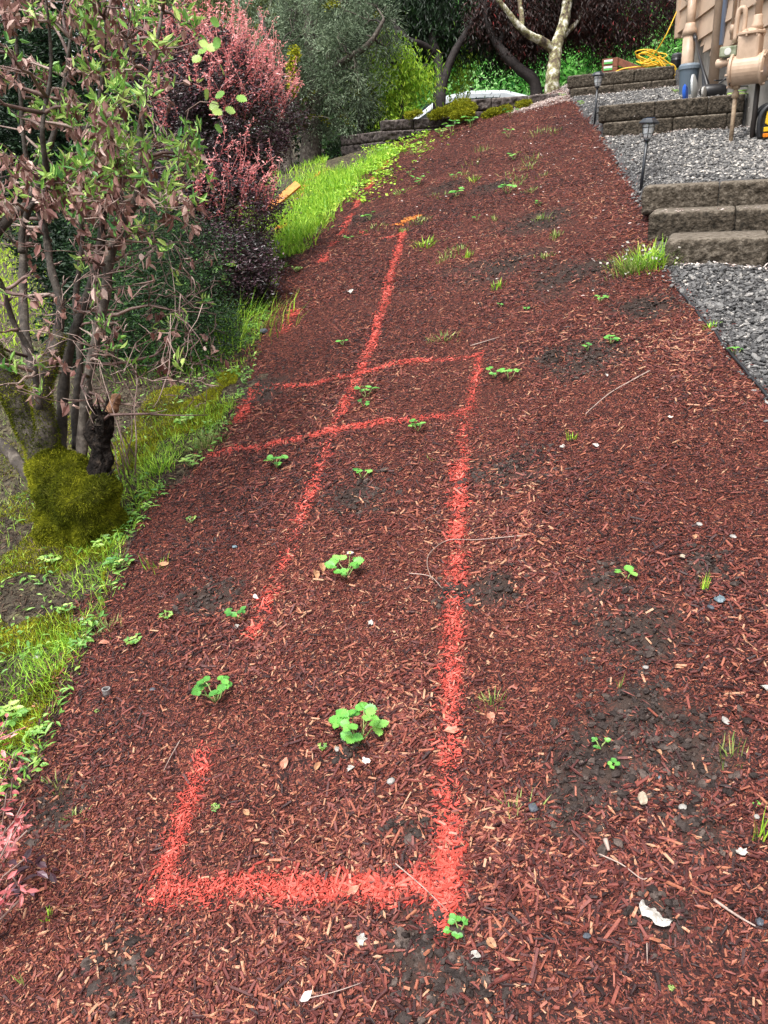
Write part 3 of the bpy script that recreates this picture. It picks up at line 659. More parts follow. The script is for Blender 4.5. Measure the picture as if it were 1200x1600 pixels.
mb = MB(); mb.add(*box(gc - axv * .137 + perp * -.01 + [0, 0, -.0], (.008, .04, .06), Rg)); mb.build('badge', plain('dark_blue_badge', (.03, .05, .14), .4), gm)
gb = gc - axv * .075; gz = hz(gb[0], gb[1])
mb = MB(); mb.add(*tube([[gb[0], gb[1], gz - .05], [gb[0], gb[1], gc[2] - .12]], .017, 12)); mb.add(*lathe([gb[0], gb[1], gc[2] - .22], [(.018, 0), (.027, .01), (.027, .04), (.02, .05)], n=12)); mb.add(*lathe([gb[0], gb[1], gc[2] - .15], [(.03, 0), (.03, .04)], n=12))
mb.build('riser_pipe', mat('weathered_tan_pipe', [(0, (.16, .10, .06)), (1, (.5, .38, .26))], rough=.6, attr=False, noise=(30, 5)), gm, smooth=True)
gb2 = gc + axv * .06 + perp * .12; gz2 = hz(gb2[0], gb2[1]); mb = MB(); mb.add(*tube([[gb2[0], gb2[1], gz2 - .05], [gb2[0], gb2[1], gc[2] - .02]], .020, 12)); o = mb.build('riser_pipe', plain('dark_pipe', (.05, .04, .035), .6), gm, smooth=True)
mb = MB(); mb.add(*tube([gc + axv * .16 + perp * .05 + [0, 0, -.02], gc + axv * .24 + perp * .0 + [0, 0, -.11], gc + axv * .36 + [0, 0, -.20]], .022, 10)); tag(mb.build('blue_pipe', M_bluepipe, smooth=True, loc=gc + axv * .2), 'blue grey pipe sloping down behind the gas meter at the picture edge', 'pipe')

# ------------------------------------------------------------------ small things by the house
def ground_at(px, py, d): p = P(px, py, d); return np.array([p[0], p[1], hz(p[0], p[1])])
M_bin = plain('slate_blue_plastic', (.085, .115, .145), .4)
b0 = house_pt(1075, 138, .26); b0 = np.array([b0[0], b0[1], hz(b0[0], b0[1])])
t = empty('waste_bin', b0, 'slate blue round plastic bin under the downspout', 'bin')
MB().add(*lathe(b0, [(.082, 0), (.098, .235), (.098, .24)], n=24)).build('body', M_bin, t, smooth=False)
MB().add(*lathe(b0 + [0, 0, .235], [(.106, 0), (.106, .03), (.100, .036), (.088, .05), (.03, .055)], n=24)).build('lid', plain('slate_lid', (.14, .175, .21), .4), t, smooth=False)
# electric edger leaning on the wall
e0 = P(1106, 146, 7.55); e0[2] = hz(e0[0], e0[1]) + .04
t = empty('lawn_edger', e0, 'black corded lawn edger leaning on the house with pale round guard', 'garden tool')
pt = house_pt(1083, 44, .06)
MB().add(*tube([e0 + [0.0, .02, .05], e0 * .5 + pt * .5, pt], [.017, .015, .014], 10)).build('shaft', M_black, t, smooth=True)
MB().add(*tube([e0 + [0, .02, .0], e0 * .88 + pt * .12, e0 * .75 + pt * .25], [.045, .034, .022], 10)).build('shaft_socket', M_black, t, smooth=True)
MB().add(*tube([pt * .80 + e0 * .2, pt * .9 + e0 * .1], [.022, .022], 10)).build('grip', M_black, t, smooth=True)
MB().add(*lathe(e0 + [-.05, .02, .01], [(.02, -.02), (.055, 0), (.065, .05), (.062, .16), (.045, .21), (.01, .225)], (.97, -.2, .0), 20)).build('motor', M_black, t, smooth=True)
MB().add(*lathe(e0 + [-.165, -.02, .045], [(.02, 0), (.075, .004), (.115, .010), (.115, .028), (.08, .04), (.03, .05)], (.86, -.5, .12), 28)).build('guard', plain('pale_grey_plastic', (.38, .40, .40), .5, bump=(30, .5, .004)), t)
MB().add(*lathe(e0 + [-.235, .0, .0], [(.02, 0), (.07, .006), (.085, .020), (.07, .035)], (.86, -.5, .12), 24)).build('motor_housing', plain('bright_blue_plastic', (.02, .10, .48), .35), t)
MB().add(*lathe(e0 + [-.085, -.08, -.0], [(.018, 0), (.05, .004), (.05, .026), (.018, .03)], (.75, -.62, .05), 20)).build('wheel', plain('grey_wheel', (.32, .31, .29), .6), t, bevel=.004)
gq = e0 + [.10, -.02, .03]
loop = smoothpath([e0 + [.08, 0, .06], e0 + [.22, -.05, .16], e0 + [.34, -.12, .22], gc + [-.15, -.03, -.12], e0 + [.30, -.2, .02], e0 + [.24, -.12, -.02], e0 + [.30, -.02, .05], e0 + [.22, .02, .10], e0 + [.05, 0, .1]], 6)
MB().add(*tube(loop, .0065, 6)).build('cable', M_black, t, smooth=True)

# yellow and black work radio on the gravel at the right edge
r0 = hit(1180, 214); r0 = P(1207, 220, 6.4); r0[2] = hz(r0[0], r0[1])
t = empty('jobsite_radio', r0, 'yellow and black rugged jobsite radio on the gravel at the right edge', 'radio')
Rr = rz(-.20); W_, D_, Hh = .30, .22, .255
def rb(c, s): return box(r0 + Rr @ np.array(c), s, Rr)
M_yel = plain('safety_yellow_plastic', (.80, .50, .02), .4)
MB().add(*rb((.04, .1, .13), (W_ - .05, D_ - .03, Hh - .07))).build('body', plain('dark_grey_plastic', (.035, .036, .04), .5), t, bevel=.015)
fr = smoothpath([r0 + Rr @ np.array(q) for q in [(-.10, -.015, .02), (-.115, -.015, .10), (-.105, -.015, .20), (-.04, -.015, .262), (.06, -.015, .272), (.15, -.015, .262), (.195, -.015, .2), (.2, -.015, .1), (.19, -.015, .02)]], 4)
MB().add(*tube(fr, .021, 10)).build('front_roll_bar', M_black, t, smooth=True)
MB().add(*tube(fr + Rr @ np.array([0, .21, 0]), .021, 10)).build('rear_roll_bar', M_black, t, smooth=True)
pan = [(-.07, .21), (-.075, .13), (-.05, .115), (-.005, .115), (.01, .13), (.03, .20), (.01, .235), (-.05, .235)]
mb = MB()
pv = np.array([r0 + Rr @ np.array([u, y_, v]) for y_ in (-.022, -.004) for u, v in pan]); mb.add(pv, [np.array([list(range(8)), list(range(15, 7, -1))]), np.array([[i, (i + 8), (i + 1) % 8 + 8, (i + 1) % 8] for i in range(8)])]); mb.build('panel', M_yel, t, bevel=.003)
MB().add(*rb((-.022, -.026, .178), (.055, .008, .070))).build('screen', plain('blue_grey_screen', (.10, .16, .30), .3), t, bevel=.006)
MB().add(*rb((-.058, -.02, .085), (.05, .02, .034))).build('button', M_yel, t, bevel=.004)
MB().add(*rb((-.055, -.02, .042), (.055, .022, .03))).build('foot_pad', plain('orange_plastic', (.75, .22, .01), .4), t, bevel=.004)
MB().add(*lathe(r0 + Rr @ np.array([.11, -.03, .13]), [(.06, 0), (.06, .012), (.045, .02)], Rr @ np.array([0, -1, 0]), 24)).build('speaker', M_black, t)

# yellow extension cord: hangs from the eave and lies coiled on the top wall
cb = P(1018, 96, 10.0); cb[2] = 2.64
rn = np.random.default_rng(4)
pts = [P(1064, -60, 9.6), P(1062, 0, 9.6), P(1050, 35, 9.6), P(1035, 65, 9.7), cb + [0, -.02, .14], cb + [-.1, 0, .06]]
for k_ in range(26):
    an = k_ * 1.75; rr = .155 + rn.uniform(-.06, .05); up_ = abs(rn.normal(0, .05)); pts.append(cb + [math.cos(an) * rr - .02, math.sin(an) * .10 - .02, .02 + up_ + (.12 * (math.sin(an * .5) > .6))])
pts += [cb + [.05, -.12, .08], cb + [.10, -.17, -.02], cb + [.14, -.18, -.14], cb + [.22, -.18, -.16], cb + [.25, -.17, -.05], cb + [.16, -.13, .05], cb + [.05, -.1, .12], cb + [.12, -.17, .0], cb + [.20, -.185, -.12], cb + [.26, -.18, -.06], cb + [.2, -.14, .03], cb + [0, -.05, .03], cb + [-.30, .05, .03], cb + [-.42, .1, .0]]
tag(MB().add(*tube(smoothpath(pts, 6), .0072, 6)).build('extension_cord', M_cord, smooth=True, loc=cb), 'yellow extension cord hanging down and coiled on the uppermost block wall', 'cord')
# small dark pot
jb = P(1057, 100, 10.1); jb[2] = 2.64
t = empty('plant_pot', jb, 'small black lidded pot on the block wall beside the house corner', 'pot')
MB().add(*lathe(jb, [(.055, 0), (.07, .02), (.075, .09), (.06, .12)], n=20)).build('body', M_black, t, smooth=False)
MB().add(*lathe(jb + [0, 0, .118], [(.066, 0), (.066, .03), (.05, .045), (.035, .05)], n=20)).build('lid', plain('grey_black_lid', (.07, .07, .075), .4), t, smooth=False)
# brown wooden crate with green and white stickers
wb = P(962, 104, 11.3); wb[2] = hz(wb[0], wb[1])
M_cedar = mat('stained_cedar', [(0, (.10, .032, .018)), (1, (.26, .09, .045))], rough=.6, attr=False, noise=(20, 6))
t = empty('wooden_planter', wb, 'reddish brown stained wood planter boards with white and green stickers behind the wall', 'planter')
Rw = rz(-.5)
for k_ in range(3):
    MB().add(*box(wb + Rw @ np.array([-.08, 0, .07 + k_ * .115]), (.22 - .0 * k_, .05, .108), Rw)).build('board', M_cedar, t, bevel=.004)
Rw2 = rz(-.5) @ np.array([[math.cos(.42), 0, math.sin(.42)], [0, 1, 0], [-math.sin(.42), 0, math.cos(.42)]])
for k_ in range(2):
    MB().add(*box(wb + Rw @ np.array([.22, .02 + .03 * k_, .22 - .11 * k_]), (.50, .03, .09), Rw2)).build('board', M_cedar, t, bevel=.004)
M_stk = plain('white_sticker', (.70, .74, .68), .5); M_stg = plain('green_sticker', (.10, .42, .08), .5)
for k_, (u, v) in enumerate([(-.10, .345), (-.10, .265), (-.06, .06)]):
    p_ = wb + Rw @ np.array([u, -.031, v - .02]); MB().add(*box(p_, (.12, .006, .026), Rw)).build('sticker', M_stk, t)
    p_ = wb + Rw @ np.array([u, -.031, v - .047]); MB().add(*box(p_, (.12, .005, .022), Rw)).build('sticker', M_stg, t)

# ------------------------------------------------------------------ solar lamps
M_lampm = plain('dark_lamp_metal', (.02, .024, .03), .35); M_solar = plain('solar_cell', (.03, .06, .12), .12, .8)
M_glass = bpy.data.materials.new('ribbed_glass'); M_glass.use_nodes = True; b_ = M_glass.node_tree.nodes['Principled BSDF']; b_.inputs['Base Color'].default_value = (.78, .82, .84, 1); b_.inputs['Roughness'].default_value = .25; b_.inputs['Transmission Weight'].default_value = .35
def lamp(px, py, d, height, hw, label, lean):
    b0 = P(px, py, d); b0[2] = min(b0[2], hz(b0[0], b0[1]) + .02)
    t = empty('solar_lamp', b0, label, 'garden lamp', 'black solar path lamps')
    ax = np.array([lean, 0, 1.]); ax /= np.linalg.norm(ax); hp = b0 + ax * (height - .13)
    MB().add(*tube([b0 - ax * .05, hp], .011, 12)).build('stake', M_lampm, t, smooth=True)
    MB().add(*lathe(hp - ax * .005, [(.012, 0), (.02, .006), (.024, .014), (.016, .02)], ax, 16)).build('collar', M_lampm, t, smooth=True)
    MB().add(*lathe(hp + ax * .012, [(.018, 0), (.030, .012), (.036, .045), (.042, .095), (.042, .098)], ax, 24)).build('glass_shade', M_glass, t, smooth=True)
    mb = MB()
    for k_ in range(6):
        an = k_ * PI / 3 + .2; dd = np.array([math.cos(an), math.sin(an), 0])
        mb.add(*tube([hp + ax * .014 + dd * .020, hp + ax * .030 + dd * .033, hp + ax * .06 + dd * .040, hp + ax * .11 + dd * .046], .0022, 5))
    for hh_, rr in ((.045, .038), (.085, .043)):
        mb.add(*tube([hp + ax * hh_ + np.array([math.cos(q) * rr, math.sin(q) * rr, 0]) for q in np.linspace(0, 2 * PI, 25)], .0018, 4))
    mb.build('cage', M_lampm, t, smooth=True)
    MB().add(*lathe(hp + ax * .108, [(.05, -.006), (hw, 0), (hw, .006), (.052, .022), (.044, .030), (.02, .033)], ax, 8)).build('cap', M_lampm, t)
    MB().add(*box(hp + ax * .142, (.055, .055, .003))).build('solar_panel', M_solar, t)
lamp(1002, 287, 5.55, .42, .070, 'nearer black solar lamp standing at the left end of the topmost block step', .07)
lamp(930, 172, 8.15, .44, .066, 'farther black solar lamp standing at the left end of the retaining wall behind', .04)

# ------------------------------------------------------------------ parked car beyond the wall
cpos = P(708, 180, 16.8); cpos[2] = 1.58
M_carw = plain('silver_car_paint', (.62, .66, .70), .25, .6, coat=.8); M_win = plain('dark_car_window', (.03, .04, .045), .08, .8); M_tyre = plain('tyre_rubber', (.015, .015, .015), .8)
t = empty('parked_car', cpos, 'pale silver car parked beyond the stone wall under the dark trees', 'car')
Rc = rz(.10); cw = .88
prof = [(-2.2, .30), (-2.25, .62), (-2.05, .80), (-1.15, .93), (-.45, 1.40), (.1, 1.50), (.9, 1.48), (1.6, 1.30), (2.15, .98), (2.25, .60), (2.2, .30)]
def ext(prof, y0, y1, inset=0):
    n = len(prof); V = [cpos + Rc @ np.array([u, y_, v]) for y_ in (y0, y1) for u, v in prof]
    return np.array(V), [np.array([list(range(n)), list(range(2 * n - 1, n - 1, -1))]), np.array([[i, i + n, (i + 1) % n + n, (i + 1) % n] for i in range(n)])]
MB().add(*ext(prof, -cw, cw)).build('body', M_carw, t, bevel=.06)
for (u0, u1) in ((-.98, -.12), (-.04, .78), (.86, 1.5)):
    top = lambda u: float(np.interp(u, [-1.15, -.45, .1, .9, 1.6], [.93, 1.36, 1.44, 1.42, 1.26])) - .07
    q = [(u0, .96), (u1, .96), (u1, top(u1)), ((u0 + u1) / 2, top((u0 + u1) / 2)), (u0, max(top(u0), .99))]
    for s_ in (-1, 1): MB().add(*ext(q, s_ * (cw + .006), s_ * (cw - .01))).build('window', M_win, t)
MB().add(*ext([(-1.10, .975), (-.50, 1.375), (-.52, 1.395), (-1.13, .99)], -cw + .12, cw - .12)).build('windscreen', M_win, t)
for u in (-1.4, 1.4):
    for s_ in (-1, 1):
        wh = MB().add(*lathe(cpos + Rc @ np.array([u, s_ * (cw - .08), .32]), [(.2, -.1), (.32, -.09), (.32, .09), (.2, .1)], Rc @ np.array([0, 1, 0]), 24)).build('wheel', M_tyre, t)
        MB().add(*lathe(cpos + Rc @ np.array([u, s_ * (cw + .03), .32]), [(.19, -.01), (.19, .01), (.05, .015)], Rc @ np.array([0, s_, 0]), 16)).build('rim', plain('alloy', (.4, .4, .42), .3, metal=1), wh)
for s_ in (-1, 1): MB().add(*box(cpos + Rc @ np.array([-2.16, s_ * .62, .70]), (.12, .34, .14), Rc)).build('headlight', plain('headlight_lens', (.7, .72, .74), .1), t, bevel=.02)

# ------------------------------------------------------------------ orange painted wooden stake board in the grass
ob = hit(438, 322); t0_ = P(456, 296, 9.5)
d_ = np.array([.32, .10, .22]); 
tag(MB().add(*box(ob + [.05, 0, .10], (.42, .11, .028), np.stack([d_ / np.linalg.norm(d_), np.cross([0, -.5, .8], d_) / np.linalg.norm(np.cross([0, -.5, .8], d_)), np.cross(d_, np.cross([0, -.5, .8], d_)) / np.linalg.norm(np.cross(d_, np.cross([0, -.5, .8], d_)))], 1))).build('marker_board', mat('orange_marker_paint', [(0, (.42, .13, .03)), (1, (.80, .30, .05))], rough=.6, attr=False, noise=(14, 5)), bevel=.004, loc=ob), 'orange painted wooden board lying tilted in the bright grass', 'board')
# ------------------------------------------------------------------ woody plants
def limb_mesh(mb, polys, n=6, a=.5, rr=None, wob=0):
    for pts, r in polys:
        pts = np.asarray(pts, float)
        mb.add(*tube(pts, r, n if max(np.atleast_1d(r)) > .012 else (4 if max(np.atleast_1d(r)) > .004 else 3)), a=a if rr is None else float(rr.random()))
def connect(p, q, r0, r1, rng, bend=.15, m=5, up_=.25):
    """a curved branch from p to q"""
    L_ = np.linalg.norm(q - p); t = np.linspace(0, 1, m)[:, None]
    side = rng.normal(0, 1, 3) * L_ * bend; side[2] += L_ * up_ * .3
    pts = p * (1 - t) + q * t + side * (t * (1 - t) * 2) + rng.normal(0, L_ * .025, (m, 3)) * (t * (1 - t) * 4)
    return pts, np.linspace(r0, r1, m)
def branches(limbs, targets, rng, r0=.02, r1=.004, bend=.15, up_=.25, bias=.5, frac=(.25, 1)):
    """join every target to a point of the limb skeleton; returns polylines"""
    out = []; sk = []; sr = []
    for pts, r in limbs:
        pts = smoothpath(pts, 4); k = len(pts); a0 = int(k * frac[0]); sk.append(pts[a0:]); sr.append(np.interp(np.linspace(0, 1, k), np.linspace(0, 1, len(np.atleast_1d(r))), np.atleast_1d(r))[a0:])
    sk = np.concatenate(sk); sr = np.concatenate(sr)
    for q in targets:
        d = np.linalg.norm(sk - q, axis=1) + np.maximum(0, sk[:, 2] - q[2]) * bias; i = np.argmin(d + rng.random(len(d)) * .25 * d.min())
        pts, rr = connect(sk[i], q, min(r0, sr[i] * .8), r1, rng, bend, 6, up_); out.append((pts, rr))
        if len(out) % 3 == 0: sk = np.concatenate([sk, pts[2:5]]); sr = np.concatenate([sr, rr[2:5]])
    return out
def ellipsoid(n, c, r, rng, shell=.5, zcut=None):
    v = rng.normal(0, 1, (n, 3)); v /= np.linalg.norm(v, axis=1)[:, None]; rad = rng.random(n) ** (1 / 3); rad = shell + (1 - shell) * rad
    p = np.asarray(c) + v * rad[:, None] * np.asarray(r)
    return p
def lumpy(p, c, amp, sc_):
    d = p - c; f = 1 + amp * (fbm(d[:, 0] * sc_ + 3, d[:, 2] * sc_, 2) + fbm(d[:, 1] * sc_, d[:, 2] * sc_ + 8, 2)); return c + d * f[:, None]
def clumps(tg, per, sig, rng):
    n = len(tg) * per; base = np.repeat(tg, per, 0); off = rng.normal(0, 1, (n, 3)) * np.asarray(sig); cl = np.repeat(rng.random(len(tg)), per)
    return base + off, cl
def tree(name, label, cat, limbs, crowns, leafm, barkm, seed, per=60, sig=.16, leaf=(.05, .03), group=None, nb=None, droop=0, tone=(.15, .6), templ='quad', br=(.03, .006), shell=.4, cull=True, basep=None, tilt=.8):
    """crowns: [(centre, radii, n targets)]"""
    r_ = np.random.default_rng(seed); base = limbs[0][0][0] if basep is None else basep
    t = empty(name, base, label, cat, group)
    tg = np.concatenate([lumpy(ellipsoid(n_, c_, rr_, r_, shell), np.asarray(c_), .35, 1.3 / np.mean(rr_)) for c_, rr_, n_ in crowns])
    mb = MB()
    for pts, r in limbs:
        sp = smoothpath(pts, 5); mb.add(*tube(sp, np.interp(np.linspace(0, 1, len(sp)), np.linspace(0, 1, len(np.atleast_1d(r))), np.atleast_1d(r)) * (1 + .06 * np.sin(np.arange(len(sp)) * 2.1)), 10), a=.5)
    mb.build('trunk', barkm, t, smooth=True)
    sel = tg if nb is None else tg[r_.permutation(len(tg))[:nb]]
    bl = branches(limbs, sel, r_, br[0], br[1], .12, .3); mb = MB(); limb_mesh(mb, bl, 5, a=.45); mb.build('limb_wood', barkm, t, smooth=True)
    pos, cl = clumps(tg, per, sig, r_)
    if droop: pos[:, 2] -= np.abs(r_.normal(0, droop, len(pos)))
    if cull:
        k_ = in_view(pos[:, 0], pos[:, 1], pos[:, 2], 260); pos, cl = pos[k_], cl[k_]
    n = len(pos); nr = None
    R = frames(n, r_, np.tile([0, 0, 1.], (n, 1)), tilt); 
    if droop: R = frames(n, r_, np.tile([0, 0, 1.], (n, 1)), .5); R = np.einsum('ij,njk->nik', np.eye(3), R); dz = R[:, :, 0]; dz[:, 2] -= 1.1; dz /= np.linalg.norm(dz, axis=1)[:, None]; R[:, :, 0] = dz; R[:, :, 1] = np.cross(R[:, :, 2], dz); R[:, :, 1] /= np.linalg.norm(R[:, :, 1], axis=1)[:, None] + 1e-9; R[:, :, 2] = np.cross(R[:, :, 0], R[:, :, 1])
    a = np.clip(tone[0] + (tone[1] - tone[0]) * cl + r_.normal(0, .13, n), 0, 1)
    S = np.stack([leaf[0] * r_.uniform(.6, 1.4, n), leaf[1] * r_.uniform(.7, 1.3, n), leaf[0] * np.ones(n)], -1)
    mb = MB()
    if templ == 'leaf': add_leaves(mb, pos, R, S, a)
    else: add_inst(mb, SLEAF_V, SLEAF_F, pos, R, S, a)
    mb.build('crown', leafm, t)
    return t
def pl(pts): return [P(*q) for q in pts]

# ---- dark forked tree behind the wall
p0 = P(686, 168, 12.6); g0 = p0.copy(); g0[2] = hz(p0[0], p0[1]) - .1
L1 = ([g0, p0, P(688, 130, 12.6), P(683, 90, 12.6), P(672, 50, 12.7), P(655, 0, 12.8), P(650, -60, 12.9)], [.13, .11, .085, .07, .06, .05, .04])
L2 = ([P(690, 140, 12.6), P(700, 105, 12.55), P(712, 78, 12.5), P(735, 40, 12.4), P(755, 0, 12.3), P(770, -50, 12.2)], [.075, .065, .06, .05, .045, .04])
L3 = ([P(682, 85, 12.6), P(660, 70, 12.4), P(635, 60, 12.2), P(610, 30, 12.1)], [.06, .05, .04, .03])
tree('dark_shade_tree', 'dark forked tree behind the moss covered wall with weeping leaves', 'tree', [L1, L2, L3],
     [(P(700, 0, 12.9), (1.8, .7, .75), 280), (P(640, 20, 13.1), (.9, .5, .8), 120), (P(800, 15, 13.0), (.9, .5, .75), 130)], M_cherry, M_darkbark, 21, per=110, sig=.17, leaf=(.085, .035), droop=.12, tone=(.1, .6), br=(.03, .008))
tree('weeping_shade_tree', 'small weeping tree with yellow green backlit leaves left of the forked tree', 'tree', [([P(626, 150, 11.9) * [1, 1, 0] + [0, 0, 1.8], P(626, 140, 11.9), P(622, 80, 11.9), P(616, 30, 11.9)], [.04, .035, .03, .02])],
     [(P(612, 105, 11.8), (.30, .25, .42), 60), (P(645, 105, 12.0), (.26, .25, .20), 30), (P(725, 110, 13.2), (.22, .2, .3), 16)], M_yellowgreen, M_darkbark, 22, per=50, sig=.11, leaf=(.08, .03), droop=.15, tone=(.0, .8), br=(.02, .005))
# ---- dark branch mass hanging at the left of it, in front of the car
tree('yew_tree', 'dark drooping evergreen hanging in front of the car beside the juniper', 'tree', [([P(560, 232, 12.6) * [1, 1, 0] + [0, 0, 1.7], P(565, 170, 12.6), P(575, 100, 12.6), P(590, 20, 12.6)], [.07, .06, .05, .03])],
     [(P(574, 125, 12.6), (.30, .3, .62), 60), (P(590, 30, 12.8), (.6, .5, .7), 80)], M_cherry, M_darkbark, 23, per=75, sig=.09, leaf=(.07, .025), droop=.12, tone=(.1, .75), br=(.02, .005))
# ---- leaning dark maple
L1 = ([P(838, 133, 12.4) * [1, 1, 0] + [0, 0, 2.3], P(836, 131, 12.4), P(812, 108, 12.35), P(792, 88, 12.3), P(772, 60, 12.3), P(760, 30, 12.2), P(755, -20, 12.1)], [.10, .09, .08, .07, .06, .05, .04])
L2 = ([P(780, 70, 12.3), P(800, 30, 12.2), P(840, -10, 12.0)], [.05, .04, .03])
tree('red_maple_tree', 'leaning japanese maple with dark red foliage behind the crest wall', 'tree', [L1, L2],
     [(P(850, 10, 12.3), (1.2, .7, .42), 190), (P(960, 10, 11.9), (1.0, .6, .52), 210), (P(820, 55, 12.4), (.5, .4, .22), 30)], M_maple, M_darkbark, 24, per=90, sig=.12, leaf=(.07, .028), droop=.09, tone=(.1, .80), br=(.025, .006))
# ---- lichen covered tree
L1 = ([P(863, 128, 11.6) * [1, 1, 0] + [0, 0, 2.3], P(863, 128, 11.6), P(866, 100, 11.6), P(870, 70, 11.6), P(880, 40, 11.6), P(886, 5, 11.6), P(893, -60, 11.6)], [.12, .105, .095, .085, .08, .07, .06])
L2 = ([P(866, 80, 11.6), P(850, 66, 11.5), P(828, 55, 11.4), P(810, 40, 11.3), P(793, 18, 11.2), P(776, -4, 11.1), P(750, -40, 11)], [.065, .06, .05, .045, .035, .03, .02])
L3 = ([P(815, 45, 11.35), P(815, 25, 11.35), P(812, 0, 11.35), P(815, -40, 11.3)], [.04, .035, .03, .02])
L4 = ([P(872, 66, 11.6), P(886, 50, 11.7), P(905, 30, 11.8), P(912, 0, 11.8)], [.05, .04, .03, .02])
tree('lichen_tree', 'pale lichen speckled tree standing at the wall with a long bare branch', 'tree', [L1, L2, L3, L4], [(P(880, -60, 11.8), (.7, .4, .3), 40)], M_cherry, M_lichen, 25, per=70, sig=.16, leaf=(.08, .04), tone=(.2, .8))

# ---- bright bushes behind (each a plant of its own)
for k_, (px, py, d, rx, rz_, lab, m_) in enumerate([
    (735, 128, 17.5, 1.3, .95, 'bright green bush right of the forked tree trunk', M_bright), (800, 100, 19, 1.3, 1.0, 'bright green bush between the forked tree and the leaning maple', M_bright),
    (860, 95, 18.5, 1.2, 1.0, 'bright green bush behind the lichen covered trunk', M_bright), (925, 92, 16.5, 1.0, .75, 'blue green leafy bush right of the lichen covered trunk', M_bright),
    (985, 78, 19, 1.1, .9, 'mid green bush behind the wooden planter', M_bright), (620, 140, 19, 1.3, 1.1, 'yellow green bush beyond the silver car', M_yellowgreen), (545, 170, 20, 1.4, 1.2, 'dark green bush beyond the car bonnet', M_darkgreen)]):
    c_ = P(px, py, d); b_ = c_ * [1, 1, 0] + [0, 0, hz(c_[0], c_[1])]
    tree('leafy_bush', lab, 'bush', [([b_, b_ * .5 + c_ * .5, c_ + [0, 0, rz_ * .5]], [.06, .05, .02])], [(c_, (rx, rx * 1.3, rz_), 120), (c_ - [0, 0, rz_ * .9], (rx * .9, rx, rz_ * .6), 50)], m_, M_darkbark, 40 + k_, per=30, sig=.17, leaf=(.15, .11), tilt=.5, group='bushes beyond the crest wall', tone=(.05, .85), br=(.02, .006))
# ---- tall far trees closing the view
for k_, (px, d, hgt, rx, lab, m_) in enumerate([
    (-250, 22, 9, 3.4, 'far dark tree at the left beyond the shrubs', M_darkgreen), (60, 26, 10, 3.6, 'far dark tree behind the dead shrub', M_darkgreen), (330, 24, 8.5, 2.3, 'far dark tree behind the barberry tips', M_darkgreen), (520, 27, 7.5, 3.6, 'far dark tree behind the juniper', M_darkgreen),
    (680, 27, 6.2, 3.4, 'far bright green tree behind the forked tree', M_bright), (850, 25, 5.6, 3.0, 'far bright green tree behind the red maple', M_bright), (1000, 30, 6.5, 2.0, 'far loose conifer with sky showing through near the house', M_darkgreen), (1090, 24, 8.0, 1.8, 'far conifer right beside the house corner', M_darkgreen), (1400, 30, 9, 3.5, 'far dark tree behind the house', M_darkgreen)]):
    c_ = P(px, 270, d); gz_ = hz(c_[0], c_[1]); b_ = np.array([c_[0], c_[1], gz_])
    tree('background_tree', lab, 'tree', [([b_, b_ + [0.1, 0, hgt * .4], b_ + [0, 0, hgt * .95]], [.25, .2, .05])],
         [(b_ + [0, 0, hgt * .30], (rx * 1.05, rx * .8, hgt * .30), 110), (b_ + [0, 0, hgt * .65], (rx * .8, rx * .7, hgt * .34), 90)], m_, M_darkbark, 60 + k_, per=60, sig=.42, leaf=(.26, .15), group='tall trees far behind the garden', tone=(.1, .85), br=(.07, .02), nb=60)

# ---- juniper: grey green sprays on bare grey branches
rj = np.random.default_rng(31)
jb_ = hit(478, 242, 3, 16); jb_ = np.array([P(480, 240, 11.8)[0], P(480, 240, 11.8)[1], 0]); jb_[2] = hz(jb_[0], jb_[1])
limbs = [([jb_, P(488, 200, 11.8), P(492, 140, 11.8), P(485, 70, 11.7), P(480, 0, 11.7), P(475, -80, 11.7)], [.17, .15, .12, .09, .07, .05]),
         ([P(490, 170, 11.8), P(455, 130, 11.3), P(425, 80, 11.0), P(405, 20, 10.9)], [.07, .06, .045, .03]), ([P(492, 130, 11.8), P(530, 100, 11.3), P(575, 70, 11.0), P(600, 30, 10.9)], [.06, .05, .04, .02]),
         ([P(488, 200, 11.8), P(468, 190, 11.2), P(450, 165, 10.9), P(438, 120, 10.8)], [.04, .03, .025, .02])]
t = empty('juniper_tree', jb_, 'large grey green juniper with bare grey inner branches above the bright grass', 'tree')
mb = MB()
for pts, r in limbs: sp = smoothpath(pts, 5); mb.add(*tube(sp, np.interp(np.linspace(0, 1, len(sp)), np.linspace(0, 1, len(r)), r), 10))
mb.build('trunk', M_bark, t, smooth=True)
tg = np.concatenate([ellipsoid(260, P(505, 90, 11.5), (1.0, .75, .85), rj, .72), ellipsoid(200, P(465, 10, 11.5), (.9, .7, .9), rj, .7), ellipsoid(110, P(560, 60, 11.5), (.55, .6, .75), rj, .65), ellipsoid(60, P(440, 130, 11.4), (.5, .5, .6), rj, .6), ellipsoid(60, P(520, 165, 11.5), (.5, .5, .35), rj, .6)])
bl = branches(limbs, tg, rj, .018, .004, .15, .2); mb = MB(); limb_mesh(mb, bl, 5, rr=rj); mb.build('bare_branches', M_bark, t, smooth=True)
pos, cl = [], []
for (pts, rr), q in zip(bl, tg):
    m_ = 150 if rj.random() < .55 else 12
    d_ = pts[-1] - pts[-3]; d_ /= np.linalg.norm(d_); cc_ = rj.random()
    # spray: many short strands fanning out from the branch end
    st_ = rj.normal(0, 1, (m_, 3)); st_ = st_ / np.linalg.norm(st_, axis=1)[:, None] + d_ * .9; ln_ = rj.uniform(.02, .20, m_)
    pos.append(np.concatenate([q + st_ * ln_[:, None], st_], 1)); cl.append(np.full(m_, cc_))
pos = np.concatenate(pos); cl = np.concatenate(cl); n = len(pos); dirs = pos[:, 3:] / np.linalg.norm(pos[:, 3:], axis=1)[:, None]; pos = pos[:, :3]
